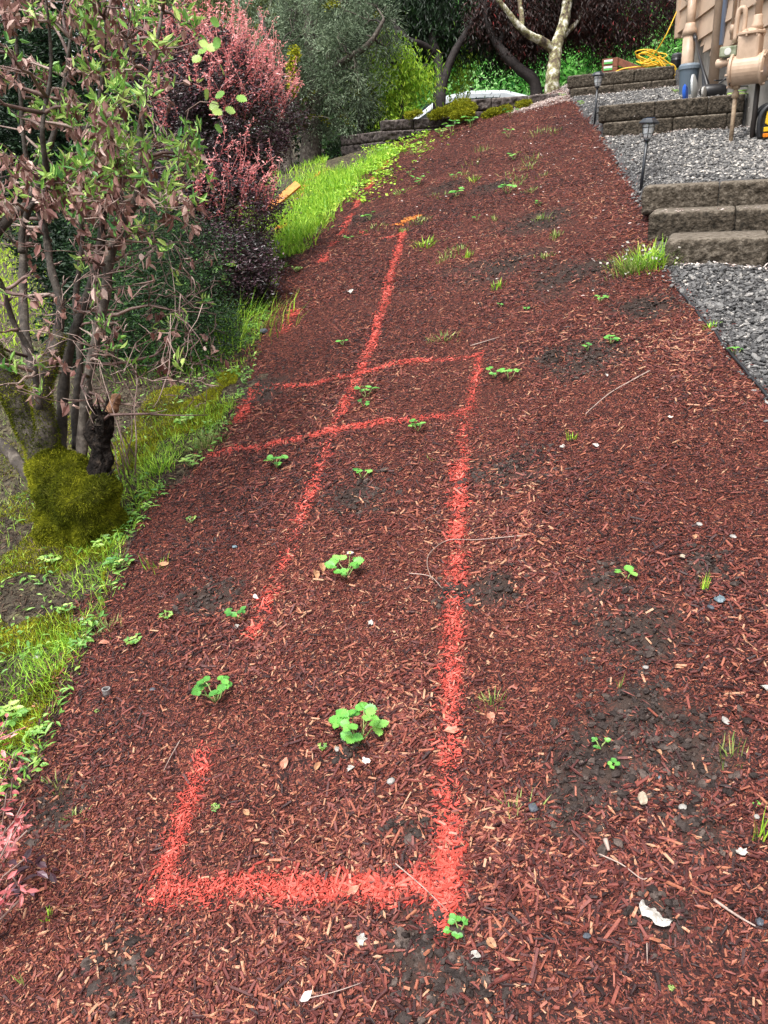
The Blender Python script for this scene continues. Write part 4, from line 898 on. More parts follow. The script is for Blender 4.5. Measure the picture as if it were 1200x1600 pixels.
zax = np.cross(dirs, rj.normal(0, 1, (n, 3))); zax /= np.linalg.norm(zax, axis=1)[:, None]; R = np.stack([dirs, np.cross(zax, dirs), zax], -1)
mb = MB(); add_inst(mb, SLEAF_V, SLEAF_F, pos, R, np.stack([rj.uniform(.035, .075, n), rj.uniform(.010, .022, n), np.full(n, .03)], -1), np.clip(-.05 + .95 * cl + rj.normal(0, .14, n), 0, 1)); mb.build('needle_sprays', M_juniper, t)
mb = MB()
for k_ in range(26):
    i = rj.integers(len(bl)); pts, rr = bl[i]; mm = rj.integers(60, 160); u = rj.random(mm); q = np.stack([np.interp(u, np.linspace(0, 1, 6), pts[:, j]) for j in range(3)], -1) + rj.normal(0, .018, (mm, 3))
    add_inst(mb, SLEAF_V, SLEAF_F, q, frames(mm, rj, None, 1.), np.full(mm, .035), rj.random(mm))
for limbp in ([P(458, 150, 10.9), P(455, 110, 10.8), P(462, 75, 10.8)],):
    u = rj.random(900) * 2; q = np.stack([np.interp(u, [0, 1, 2], [p[j] for p in limbp]) for j in range(3)], -1) + rj.normal(0, .03, (900, 3)); add_inst(mb, SLEAF_V, SLEAF_F, q, frames(900, rj, None, 1.), np.full(900, .04), rj.uniform(.4, 1, 900))
mb.build('moss', M_moss, t)
# mossy cypress crown higher up at the left
tree('cypress_tree', 'tall mossy green conifer filling the top between the pink tips and the juniper', 'tree', [([P(440, 245, 13.0) * [1, 1, 0] + [0, 0, 1.6], P(436, 150, 13), P(430, 60, 13), P(425, -60, 13)], [.13, .12, .1, .07])],
     [(P(400, 20, 13.2), (1.0, .8, .8), 190), (P(440, 80, 13.4), (.9, .6, .9), 120), (P(330, -20, 13.5), (.9, .6, .5), 60)], mat('mossy_conifer_leaf', [(0, (.02, .03, .01)), (.6, (.08, .11, .03)), (1, (.26, .28, .06))], rough=.7, trans=.2), M_bark, 33, per=90, sig=.15, leaf=(.09, .02), tone=(.1, .85), droop=.08)
# old grey post-like trunk by the grass
q0 = hit(447, 246, 3, 16)
pq = P(447, 243, 10.9); pq[2] = hz(pq[0], pq[1])
t = empty('bare_trunk', pq, 'thin bare weathered trunk standing in the grass beside the pink barberry', 'tree trunk')
MB().add(*tube(smoothpath([pq - [0, 0, .05], P(443, 200, 10.9), P(440, 165, 10.9), P(436, 130, 10.9)], 5), np.linspace(.075, .05, 16), 12)).build('trunk', M_bark, t, smooth=True)
MB().add(*tube(smoothpath([pq + [.10, -.05, 0], P(452, 200, 10.8), P(453, 160, 10.8), P(456, 110, 10.8)], 5), np.linspace(.016, .01, 16), 6)).build('sapling_stem', M_bark, t, smooth=True)

# ---- hedge of dark thuja behind the dead shrub
def leafy_mass(name, label, cat, base, crowns, leafm, woodm, seed, per, sig, leaf, tone, templ='quad', tilt=.9, shoots=None):
    r_ = np.random.default_rng(seed); t = empty(name, base, label, cat)
    tg = np.concatenate([lumpy(ellipsoid(n_, c_, rr_, r_, .55), np.asarray(c_), .4, 1.5 / np.mean(rr_)) for c_, rr_, n_ in crowns])
    stems = []
    for k_ in range(7):
        q = tg[r_.integers(len(tg))]; b_ = base + np.array([r_.normal(0, .07), r_.normal(0, .07), -.03]); stems.append(connect(b_, b_ * .25 + q * .75, .028, .012, r_, .1))
    mb = MB(); limb_mesh(mb, stems, 7, a=.4); sel = tg[r_.permutation(len(tg))[:120]]; limb_mesh(mb, branches([(s[0], s[1]) for s in stems], sel, r_, .01, .003), 4, a=.5); mb.build('stems', woodm, t, smooth=True)
    pos, cl = clumps(tg, per, sig, r_); k_ = in_view(pos[:, 0], pos[:, 1], pos[:, 2], 220) & (pos[:, 2] > H(pos[:, 0], pos[:, 1], False) + .02); pos, cl = pos[k_], cl[k_]; n = len(pos)
    a = np.clip(tone[0] + (tone[1] - tone[0]) * cl + r_.normal(0, .15, n), 0, 1); S = np.stack([leaf[0] * r_.uniform(.6, 1.4, n), leaf[1] * r_.uniform(.7, 1.3, n), np.full(n, leaf[0])], -1)
    mb = MB(); R = frames(n, r_, None, tilt)
    if templ == 'leaf': add_leaves(mb, pos, R, S, a)
    else: add_inst(mb, SLEAF_V, SLEAF_F, pos, R, S, a)
    mb.build('leaves', leafm, t); return t
def gp(px, py, d): p = P(px, py, d); p[2] = hz(p[0], p[1]); return p
leafy_mass('evergreen_shrub', 'low dark green evergreen shrub between the dead shrub and the barberry', 'shrub', gp(255, 590, 4.9), [(P(262, 500, 4.95), (.33, .35, .40), 190), (P(215, 400, 5.3), (.42, .4, .40), 170), (P(310, 545, 4.9), (.24, .25, .22), 80), (P(265, 420, 5.3), (.36, .35, .42), 150), (P(200, 520, 5.1), (.30, .3, .35), 110)], M_darkgreen, M_bark, 71, 90, .05, (.022, .012), (.15, .85))
leafy_mass('dark_hedge', 'dark leafy hedge filling the shade behind the dead shrub', 'hedge', gp(120, 480, 6.8), [(P(150, 250, 6.8), (.95, .5, .95), 300), (P(30, 100, 6.9), (1.0, .5, .8), 170), (P(215, 430, 6.3), (.6, .4, .55), 170), (P(150, 400, 6.4), (.5, .3, .40), 110), (P(180, 540, 5.7), (.40, .3, .30), 110)], M_darkgreen, M_bark, 72, 120, .09, (.05, .03), (-.1, .45))
# ---- purple barberry with pink shoots
bb = gp(330, 490, 6.1)
rbb = np.random.default_rng(73)
CR = [(P(350, 190, 6.1), (.48, .42, .55), 330), (P(320, 330, 6.0), (.50, .45, .45), 330), (P(345, 425, 5.6), (.36, .3, .26), 190), (P(270, 130, 6.3), (.45, .4, .45), 160)]
t = leafy_mass('barberry_shrub', 'tall purple barberry with pink shoot tips next to the dead shrub', 'shrub', bb, CR, M_purple, M_twig, 73, 105, .055, (.026, .019), (.1, .75), tilt=.9)
mb = MB(); pk, pc = [], []
tw = MB()
for k_ in range(460):
    ci = [0, 0, 0, 3, 3, 0, 1][rbb.integers(7)]; c_, rr_, _ = CR[ci]; v_ = rbb.normal(0, 1, 3); v_ /= np.linalg.norm(v_); v_[2] = abs(v_[2]) * (1.0 if ci != 1 else .3); v_[1] = -abs(v_[1]) * .8 if ci == 1 else v_[1]; v_[0] = abs(v_[0]) if (ci == 1 or rbb.random() < .45) else v_[0]; v_ /= np.linalg.norm(v_)
    q = np.asarray(c_) + v_ * np.asarray(rr_) * 1.0; dr = np.array([v_[0] * .5 + rbb.normal(0, .38), v_[1] * .5, 1.]); dr /= np.linalg.norm(dr); ln_ = rbb.uniform(.05, .34)
    e_ = q + dr * ln_; pts, r_r = connect(q - dr * .05, e_, .0026, .0012, rbb, .28, 5, 0); tw.add(*tube(pts, r_r, 3), a=.8)
    m_ = int(ln_ * 130); u = rbb.random(m_); qq = np.stack([np.interp(u, np.linspace(0, 1, 5), pts[:, j]) for j in range(3)], -1) + rbb.normal(0, .006, (m_, 3)); pk.append(qq); pc.append(np.clip(rbb.normal(.3 + .4 * u, .2), 0, 1))
tw.build('shoots', M_pink, t, smooth=True)
pk = np.concatenate(pk); pc = np.concatenate(pc); n = len(pk); mb = MB(); add_inst(mb, SLEAF_V, SLEAF_F, pk, frames(n, rbb, None, .9), np.stack([rbb.uniform(.012, .034, n), rbb.uniform(.010, .022, n), np.full(n, .02)], -1), pc); mb.build('pink_leaves', M_pink, t)

# ------------------------------------------------------------------ dead shrub in the left foreground
rs = np.random.default_rng(81)
sb = P(108, 830, 3.42); sb[2] = hz(sb[0], sb[1])
ds = empty('withered_shrub', sb, 'many stemmed shrub with brown withered leaves, fresh green tips and a mossy base', 'shrub')
def lump(pts, rad, amp, seed, n=18):
    sp = smoothpath(pts, 8); r = np.interp(np.linspace(0, 1, len(sp)), np.linspace(0, 1, len(rad)), rad); V, Fq_ = tube(sp, r, n)
    axp = np.repeat(sp, n, 0); d = V - axp; f = 1 + amp * (fbm(V[:, 0] * 14 + seed, V[:, 2] * 14, 3) + .6 * fbm(V[:, 1] * 25, V[:, 2] * 25 + seed, 2)); return axp + d * f[:, None], Fq_
stump = [([sb + [0.02, .05, -.10], sb + [.02, .03, .06], P(100, 760, 3.42), P(70, 710, 3.42)], [.155, .145, .115, .085]),
         ([sb + [.13, .02, -.08], P(140, 800, 3.30), P(120, 770, 3.3), P(112, 745, 3.32)], [.12, .125, .10, .05])]
SURF = []; mb = MB()
for i, (p_, r_) in enumerate(stump): q_ = lump(p_, r_, .5, i * 5, 26); SURF.append((q_, 1)); mb.add(*q_)
mb.build('stump', mat('mossy_stump', [(0, (.02, .02, .004)), (.6, (.07, .075, .008)), (1, (.14, .14, .012))], rough=.95, spec=.1, attr=False, noise=(30, 6), bump=(60, 1, .01)), ds, smooth=True)
mosslimbs = [([P(80, 740, 3.42), P(62, 690, 3.42), P(35, 640, 3.4), P(5, 580, 3.35), P(-30, 520, 3.3)], [.085, .065, .055, .048, .04]),
             ([P(70, 720, 3.42), P(72, 670, 3.38), P(66, 610, 3.36), P(80, 560, 3.36), P(92, 520, 3.38)], [.06, .046, .040, .034, .028]),
             ([P(-50, 700, 3.7), P(-5, 690, 3.65), P(35, 730, 3.55), P(70, 770, 3.5)], [.025, .026, .028, .03])]
mb = MB()
for i, (p_, r_) in enumerate(mosslimbs): q_ = lump(p_, r_, .25, 11 + i, 14); SURF.append((q_, .55 if i < 2 else .06)); mb.add(*q_, a=.45)
mb.build('mossy_limb', M_bark, ds, smooth=True)
limbs = [([P(88, 530, 3.38), P(95, 480, 3.4), P(80, 420, 3.42), P(72, 370, 3.42), P(62, 330, 3.4), P(40, 240, 3.3), P(30, 120, 3.2), P(20, 0, 3.1)], [.036, .03, .026, .024, .022, .016, .011, .007]),
         ([P(98, 740, 3.42), P(95, 680, 3.5), P(100, 600, 3.5), P(110, 540, 3.48), P(130, 480, 3.45), P(150, 420, 3.4), P(160, 350, 3.35), P(158, 280, 3.3), P(135, 225, 3.2), P(128, 205, 3.15), P(148, 190, 3.1), P(160, 120, 3.05), P(165, 30, 3)], [.045, .042, .038, .034, .032, .03, .027, .024, .02, .02, .017, .012, .008]),
         ([P(125, 770, 3.4), P(128, 700, 3.45), P(135, 610, 3.4), P(150, 530, 3.35), P(165, 460, 3.3), P(172, 400, 3.25), P(192, 350, 3.2), P(214, 310, 3.15), P(216, 270, 3.1), P(218, 220, 3.1), P(228, 140, 3.05), P(250, 40, 3.0), P(262, -40, 3)], [.045, .040, .036, .034, .034, .034, .03, .027, .024, .022, .016, .011, .007]),
         ([P(60, 600, 3.6), P(42, 540, 3.65), P(36, 460, 3.7), P(38, 380, 3.7), P(50, 300, 3.65), P(90, 190, 3.6), P(110, 60, 3.5)], [.04, .036, .032, .03, .026, .018, .01]),
         ([P(34, 395, 3.1), P(35, 360, 3.1), P(50, 320, 3.05), P(90, 280, 3.0), P(125, 250, 2.95), P(142, 238, 2.9)], [.022, .02, .018, .016, .013, .009]),
         ([P(-60, 380, 3.1), P(-10, 365, 3.1), P(15, 340, 3.1), P(42, 318, 3.15), P(70, 270, 3.1), P(66, 200, 3.0), P(80, 100, 3), P(70, -20, 2.9)], [.036, .034, .03, .026, .02, .015, .01, .007]),
         ([P(62, 640, 3.3), P(50, 560, 3.25), P(20, 500, 3.2), P(0, 440, 3.1), P(-40, 380, 3)], [.022, .02, .018, .016, .012]),
         ([P(172, 400, 3.25), P(190, 340, 3.3), P(188, 300, 3.35), P(200, 240, 3.4), P(190, 150, 3.4), P(200, 60, 3.4), P(215, -40, 3.4)], [.028, .024, .022, .018, .014, .01, .007]),
         ([P(120, 700, 3.55), P(118, 640, 3.6), P(125, 560, 3.6), P(118, 470, 3.6), P(128, 380, 3.6), P(120, 280, 3.5)], [.034, .03, .026, .022, .018, .012])]
mb = MB()
for p_, r_ in limbs: sp = smoothpath(p_, 5); mb.add(*tube(sp, np.interp(np.linspace(0, 1, len(sp)), np.linspace(0, 1, len(r_)), r_) * .62 * (1 + .10 * np.sin(np.arange(len(sp)) * 1.7 + len(sp))) , 9), a=float(rs.uniform(.2, .6)))
mb.build('stems', M_bark, ds, smooth=True)
mb = MB(); mb.add(*lump([P(150, 790, 3.35), P(153, 740, 3.35), P(160, 690, 3.33), P(168, 650, 3.3), P(172, 625, 3.3)], [.065, .05, .042, .040, .030], .9, 44, 26)); mb.add(*lump([P(150, 700, 3.35), P(140, 670, 3.35), P(150, 640, 3.38)], [.03, .022, .012], .5, 45, 10))

for k_ in range(14):
    b_ = P(rs.uniform(150, 180), rs.uniform(640, 790), 3.28); mb.add(*tube([b_, b_ + [rs.normal(0, .01), -.01, rs.uniform(.02, .05)], b_ + [rs.normal(0, .03), -.015, rs.uniform(.04, .11)]], [.012, .008, .001], 5))
o = mb.build('broken_stub', mat('charred_bark', [(0, (.002, .002, .002)), (.6, (.018, .014, .012)), (1, (.08, .06, .045))], rough=.9, spec=.1, attr=False, noise=(30, 8), bump=(50, 1, .03)), ds, smooth=False); o['label'] = 'blackened broken stub'
mb = MB(); mb.add(*lump([P(170, 645, 3.27), P(178, 625, 3.27), P(184, 618, 3.25)], [.022, .038, .015], 1.3, 46, 20)); mb.build('split_wood', mat('split_brown_wood', [(0, (.05, .022, .012)), (1, (.30, .15, .075))], attr=False, noise=(30, 6), rough=.8, bump=(40, 1, .01)), ds, smooth=True)
# moss coat: short spikes on stump and lower limbs
mb = MB()
for (Vs, Fs), dens in SURF:                                # moss grows from the real surface
    Q_ = Fs[0]; A_, B_, C_, D_ = (Vs[Q_[:, j]] for j in range(4)); nn_ = np.cross(B_ - A_, D_ - A_); ar = np.linalg.norm(nn_, axis=1); cen = Vs.mean(0)
    cnt = int(ar.sum() * dens * 110000); i_ = rs.choice(len(Q_), cnt, p=ar / ar.sum()); u_, v_ = rs.random(cnt)[:, None], rs.random(cnt)[:, None]
    p_ = (A_[i_] * (1 - u_) + B_[i_] * u_) * (1 - v_) + (D_[i_] * (1 - u_) + C_[i_] * u_) * v_; nv = nn_[i_] / ar[i_][:, None]
    if (nv * (p_ - cen)).sum() < 0: nv = -nv
    if dens < 1: k_ = (rs.random(cnt) < (.75 if dens > .3 else .2) + 1.4 * fbm(p_[:, 0] * 7 + 2, p_[:, 2] * 7, 2)); p_, nv = p_[k_], nv[k_]; cnt = len(p_)
    d = nv + rs.normal(0, .45, (cnt, 3)) - [0, 0, .15]; d /= np.linalg.norm(d, axis=1)[:, None]; e = np.cross(d, rs.normal(0, 1, (cnt, 3))); e /= np.linalg.norm(e, axis=1)[:, None]
    add_inst(mb, SLEAF_V, SLEAF_F, p_, np.stack([d, e, np.cross(d, e)], -1), np.stack([rs.uniform(.007, .018, cnt), rs.uniform(.003, .006, cnt), np.full(cnt, .008)], -1), np.clip(rs.normal(.36, .2, cnt) + .7 * fbm(p_[:, 0] * 13, p_[:, 2] * 13, 3), 0, 1))
mb.build('moss', M_moss, ds)
# twigs
def region(n, x0, x1, y0, y1, d0, d1): return np.array([P(rs.uniform(x0, x1), rs.uniform(y0, y1), rs.uniform(d0, d1)) for _ in range(n)])
tg = np.concatenate([region(120, -60, 190, -60, 330, 2.6, 3.8), region(70, 100, 310, -60, 260, 2.6, 3.7), region(110, 120, 310, 200, 420, 2.7, 3.6), region(75, 140, 340, 380, 650, 2.7, 3.6), region(110, -40, 190, 280, 620, 2.6, 3.5)])
tw = branches(limbs, tg, rs, .009, .0016, .16, .15, frac=(.1, 1))
side = []
for pts, r in tw:
    for k_ in range(3):
        i = rs.integers(2, 5); L_ = np.linalg.norm(pts[-1] - pts[0]) * rs.uniform(.2, .45); dr = pts[-1] - pts[i - 1]; dr = dr / (np.linalg.norm(dr) + 1e-6) + rs.normal(0, .6, 3); dr /= np.linalg.norm(dr)
        side.append(connect(pts[i], pts[i] + dr * min(L_, .3), .0028, .0011, rs, .12, 4, 0))
mb = MB(); limb_mesh(mb, tw + side, 5, rr=rs)
for k_ in range(9):   # dead suckers rising from the base
    b_ = P(rs.uniform(165, 215), rs.uniform(700, 790), rs.uniform(3.3, 3.6)); e_ = b_ + [rs.normal(.02, .08), rs.normal(0, .05), rs.uniform(.25, .6)]; limb_mesh(mb, [connect(b_, e_, .004, .0015, rs, .06)], 4, a=.8)
mb.build('twigs', M_twig, ds, smooth=True)
# leaves on the twigs
dp, da, gpz, ga = [], [], [], []
def proj(p): v = (p - CAM) @ M; return 600 + v[0] / -v[2] * F, 800 - v[1] / -v[2] * F
for pts, r in tw + side:
    e_ = pts[-1]; u, v = proj(e_)
    dead = .66 if (u < 185 and v < 330) else (.13 if v < 400 else .05)
    green = .34 if (60 < u < 340 and v < 290) else (.10 if v < 330 else .03)
    if rs.random() < dead:
        m_ = rs.integers(2, 6); i = rs.integers(2, len(pts), m_); dp.append(pts[i] + rs.normal(0, .012, (m_, 3))); da.append(np.clip(np.full(m_, rs.random()) * .5 + rs.random(m_) * .5, 0, 1))
    if rs.random() < green:
        m_ = rs.integers(4, 9); gpz.append(np.tile(e_, (m_, 1)) + rs.normal(0, .012, (m_, 3))); ga.append(np.clip(rs.uniform(.2, .8) + rs.normal(0, .2, m_), 0, 1))
        if rs.random() < .5: i = rs.integers(1, len(pts) - 1); gpz.append(np.tile(pts[i], (4, 1)) + rs.normal(0, .008, (4, 3))); ga.append(rs.random(4))
dp = np.concatenate(dp); da = np.concatenate(da); n = len(dp)
dd = rs.normal(0, .55, (n, 3)); dd[:, 2] -= 1; dd /= np.linalg.norm(dd, axis=1)[:, None]; zz = np.cross(dd, rs.normal(0, 1, (n, 3))); zz /= np.linalg.norm(zz, axis=1)[:, None]
mb = MB(); add_leaves(mb, dp, np.stack([dd, np.cross(zz, dd), zz], -1), np.stack([rs.uniform(.025, .056, n), rs.uniform(.030, .058, n), rs.uniform(.03, .11, n)], -1), da); mb.build('withered_leaves', M_deadleaf, ds)
gpz = np.concatenate(gpz); ga = np.concatenate(ga); n = len(gpz); dd = rs.normal(0, .8, (n, 3)); dd[:, 2] += .5; dd /= np.linalg.norm(dd, axis=1)[:, None]; zz = np.cross(dd, rs.normal(0, 1, (n, 3))); zz /= np.linalg.norm(zz, axis=1)[:, None]
mb = MB(); add_leaves(mb, gpz, np.stack([dd, np.cross(zz, dd), zz], -1), np.stack([rs.uniform(.028, .06, n), rs.uniform(.018, .034, n), rs.uniform(.03, .06, n)], -1), ga); mb.build('fresh_leaves', M_newleaf, ds)
# grape-like big leaves hanging at the right of the shrub
# ---- barberry sprigs entering at the lower left edge
for k_, (px, py, d, lab) in enumerate([(-5, 1165, 1.95, 'pink leaved barberry sprig beside the grass at the left edge'), (5, 1262, 1.8, 'purple and pink barberry sprig on the mulch at the left edge'), (-12, 1350, 1.7, 'small red barberry sprig lowest at the left edge')]):
    b_ = P(px - 60, py + 20, d); b_[2] = hz(b_[0], b_[1]); t = empty('barberry_sprig', b_, lab, 'sprig', 'barberry sprigs at the left edge'); tw_ = MB(); pp, aa = [], []
    for j in range(7):
        e_ = P(px + rs.uniform(-30, 55), py + rs.uniform(-55, 40), d + rs.uniform(-.1, .1)); e_[2] = max(e_[2], hz(e_[0], e_[1]) + .02); pts, r = connect(b_ + [0, 0, .02], e_, .003, .0014, rs, .1, 5, .1); tw_.add(*tube(pts, r, 5), a=.6)
        m_ = 12; u = rs.uniform(.4, 1, m_); pp.append(np.stack([np.interp(u, np.linspace(0, 1, 5), pts[:, q]) for q in range(3)], -1) + rs.normal(0, .006, (m_, 3))); aa.append(rs.random(m_) * .8)
    tw_.build('twigs', M_twig, t, smooth=True); pp = np.concatenate(pp); n = len(pp); mb = MB(); add_leaves(mb, pp, frames(n, rs, None, .7), np.stack([rs.uniform(.016, .034, n), rs.uniform(.016, .026, n), np.full(n, .02)], -1), np.concatenate(aa)); mb.build('leaves', M_pink, t)
    if k_ == 1:
        pp = b_ + [.10, .0, .05] + rs.normal(0, .025, (16, 3)); mb = MB(); add_leaves(mb, pp, frames(16, rs, None, .6), np.full(16, .035), rs.uniform(.5, 1, 16)); mb.build('purple_leaves', M_purple, t)

# ------------------------------------------------------------------ grass, moss, ground cover
rg_ = np.random.default_rng(91)
def blades(name, x, y, h0, h1, w, mtl, label, kind='stuff', tone=(0, 1), lean=.45):
    n = len(x); z = H(x, y) - .005; R = frames(n, rg_, None, lean * .6); S = np.stack([rg_.uniform(.7, 1.3, n) * w, rg_.uniform(.4, 1.4, n) * h1 * lean, rg_.uniform(h0, h1, n)], -1)
    mb = MB(); add_blades(mb, np.stack([x, y, z], -1), R, S, np.clip(rg_.uniform(tone[0], tone[1], n), 0, 1)); return tag(mb.build(name, mtl), label, 'grass', kind=kind)
# bright strip between the barberry and the mulch
n = 26000; y = rg_.uniform(7.0, 12.6, n); x = edgeL(y) - rg_.exponential(.50, n) + .05 + rg_.normal(0, .09, n); s = (x > -3.2) & in_view(x, y, SX * x + SY * y, 60) & (rg_.random(n) < .62 + 1.5 * fbm(x * 3, y * 3, 2)) & ~((x > -.5) & (y > 11.2)); x, y = x[s], y[s]
blades('tall_grass', x, y, .04, .15, .008, M_grass, 'bright green tall grass along the far left mulch edge', tone=(.05, 1), lean=.7)
n = 4200; y = rg_.uniform(8.2, 12.2, n); x = edgeL(y) + rg_.normal(.10, .26, n); xx = x; s = rg_.random(n) < .5 + 1.5 * fbm(x * 4, y * 4, 2)
mb = MB(); x, y = x[s], y[s]; add_inst(mb, SLEAF_V, SLEAF_F, np.stack([x, y, H(x, y) + rg_.uniform(.01, .05, len(x))], -1), frames(len(x), rg_, None, .4), np.full(len(x), .045), rg_.uniform(.2, 1, len(x))); tag(mb.build('ground_cover', M_grass), 'bright low weeds spreading under the stone wall onto the mulch', 'weeds', kind='stuff')
# far left lawn seen through the shrub
n = 30000; y = rg_.uniform(.8, 7, n); x = rg_.uniform(-5, -.9, n); s = (x < edgeL(y) - .45 - .3 * (y > 3)) & in_view(x, y, H(x, y), 200) & (rg_.random(n) < .45 + 1.6 * fbm(x * 2.2 + 4, y * 2.2, 3)); x, y = x[s], y[s]
blades('lawn_edge_grass', x, y, .02, .07, .004, M_drygrass, 'patchy short lawn grass left of the withered shrub', tone=(0, .9), lean=.8)
n = 22000; y = rg_.uniform(6.5, 16, n); x = rg_.uniform(-7.5, -1.8, n); s = (x < edgeL(y) - .9) & in_view(x, y, H(x, y), 60); x, y = x[s], y[s]
blades('lawn_grass', x, y, .03, .08, .014, M_yellowgreen, 'bright yellow green lawn seen through the shrub stems', tone=(.4, 1))
# lower left patch: sparse thin grass and moss
n = 24000; y = rg_.uniform(1.1, 4.2, n); x = edgeL(y) - rg_.exponential(.36, n) + .03; s = in_view(x, y, SX * x + SY * y, 60) & (rg_.random(n) < .28 + 1.3 * fbm(x * 3.5 + 9, y * 3.5, 2)) & (np.hypot(x - sb[0], y - sb[1]) > .2); x, y = x[s], y[s]
blades('thin_grass', x, y, .02, .08, .0028, M_grass, 'thin green grass in the mossy corner at the lower left', tone=(.1, 1), lean=.9)
n = 8000; y = rg_.uniform(3.8, 7.4, n); x = edgeL(y) - rg_.exponential(.22, n) + .05; s = (rg_.random(n) < .15 + 1.0 * fbm(x * 3 + 2, y * 3, 2)) & in_view(x, y, SX * x + SY * y, 60); x, y = x[s], y[s]
blades('sparse_grass', x, y, .02, .07, .004, M_grass, 'sparse weak grass on the bare soil below the shrubs', tone=(.1, .9), lean=.8)
n = 190000; y = rg_.uniform(1.0, 4.6, n); x = edgeL(y) - rg_.exponential(.55, n) - .02; s = in_view(x, y, SX * x + SY * y, 60) & (fbm(x * 4 + 1, y * 4 + 5, 3) > .02); x, y = x[s], y[s]; m_ = len(x)
mb = MB(); R = frames(m_, rg_, None, .5); R = R[:, :, [2, 0, 1]]; add_inst(mb, SLEAF_V, SLEAF_F, np.stack([x, y, H(x, y) + rg_.uniform(0, .008, m_)], -1), R, np.stack([rg_.uniform(.007, .018, m_), rg_.uniform(.003, .007, m_), np.full(m_, .01)], -1), np.clip(.58 + .5 * fbm(x * 9, y * 9, 2) + rg_.normal(0, .2, m_), 0, 1))
tag(mb.build('ground_moss', M_moss), 'yellow green moss cushions on the soil around the stump', 'moss', kind='stuff')
n = 5200; y = rg_.uniform(1.2, 7.0, n); x = edgeL(y) - rg_.exponential(.3, n) + .06; s = in_view(x, y, SX * x + SY * y, 40) & (fbm(x * 6, y * 6 + 3, 2) > .0); x, y = x[s], y[s]; m_ = len(x)
mb = MB(); add_leaves(mb, np.stack([x, y, H(x, y) + rg_.uniform(.005, .04, m_)], -1), frames(m_, rg_, None, .35), np.stack([rg_.uniform(.015, .045, m_), rg_.uniform(.012, .03, m_), np.full(m_, .03)], -1), rg_.uniform(.1, .7, m_)); tag(mb.build('weed_leaves', M_newleaf), 'small broad leaved weeds along the left edge of the mulch', 'weeds', kind='stuff')
n = 110000; y = rg_.uniform(1.0, 7.5, n); x = edgeL(y) - rg_.exponential(.8, n) + .04; s = in_view(x, y, SX * x + SY * y, 60); x, y = x[s], y[s]
mb = MB(); chip_geo(mb, x, y, np.full(len(x), 1.1), np.clip(rg_.beta(1.2, 3, len(x)), 0, 1)); tag(mb.build('leaf_litter', mat('dark_litter', [(0, (.018, .013, .010)), (.5, (.06, .038, .026)), (.85, (.20, .13, .085)), (1, (.42, .33, .24))], rough=.8, spec=.2)), 'dark crumbs, bark bits and old leaves on the bare soil at the left', 'litter', kind='stuff')
# wispy grass clumps at the shrub foot (light green fountains)
def tuft(px, py, label, width, hgt, nb, mtl=None, spread=.5, cat='grass tuft', w=.003, group='grass tufts growing in the mulch', name='grass_tuft'):
    b_ = hit(px, py); k_ = width * depth(b_) / F; n = nb; x = b_[0] + rg_.normal(0, k_ * .22 * spread * 2, n); y = b_[1] + rg_.normal(0, k_ * .18 * spread * 2, n); z = H(x, y) - .004
    yaw = np.arctan2(y - b_[1], x - b_[0]) - PI / 2 + rg_.normal(0, .5, n); R = frames(n, rg_, None, .18, yaw); hh = hgt * depth(b_) / F
    S = np.stack([rg_.uniform(.7, 1.3, n) * w, rg_.uniform(.3, 1, n) * k_ * .75, rg_.uniform(.35, 1.1, n) * hh], -1); mb = MB(); add_blades(mb, np.stack([x, y, z], -1), R, S, rg_.random(n))
    return tag(mb.build(name, mtl or M_grass, loc=b_), label, cat, group)
tuft(345, 530, 'long fine grass fountain below the barberry beside the far left paint line', 130, 60, 420, spread=.9, w=.004, group='grass clumps under the shrubs')
tuft(285, 570, 'fine drooping grass clump in the shade under the evergreen shrub', 110, 45, 260, spread=.9, w=.004, group='grass clumps under the shrubs')
tuft(250, 735, 'pale grass clump right of the mossy stump at the lawn edge', 80, 30, 220, w=.003, group='grass clumps under the shrubs')
tuft(320, 700, 'light green grass patch where the lower cross line starts', 70, 28, 180, mtl=M_drygrass, w=.003, group='grass clumps under the shrubs')
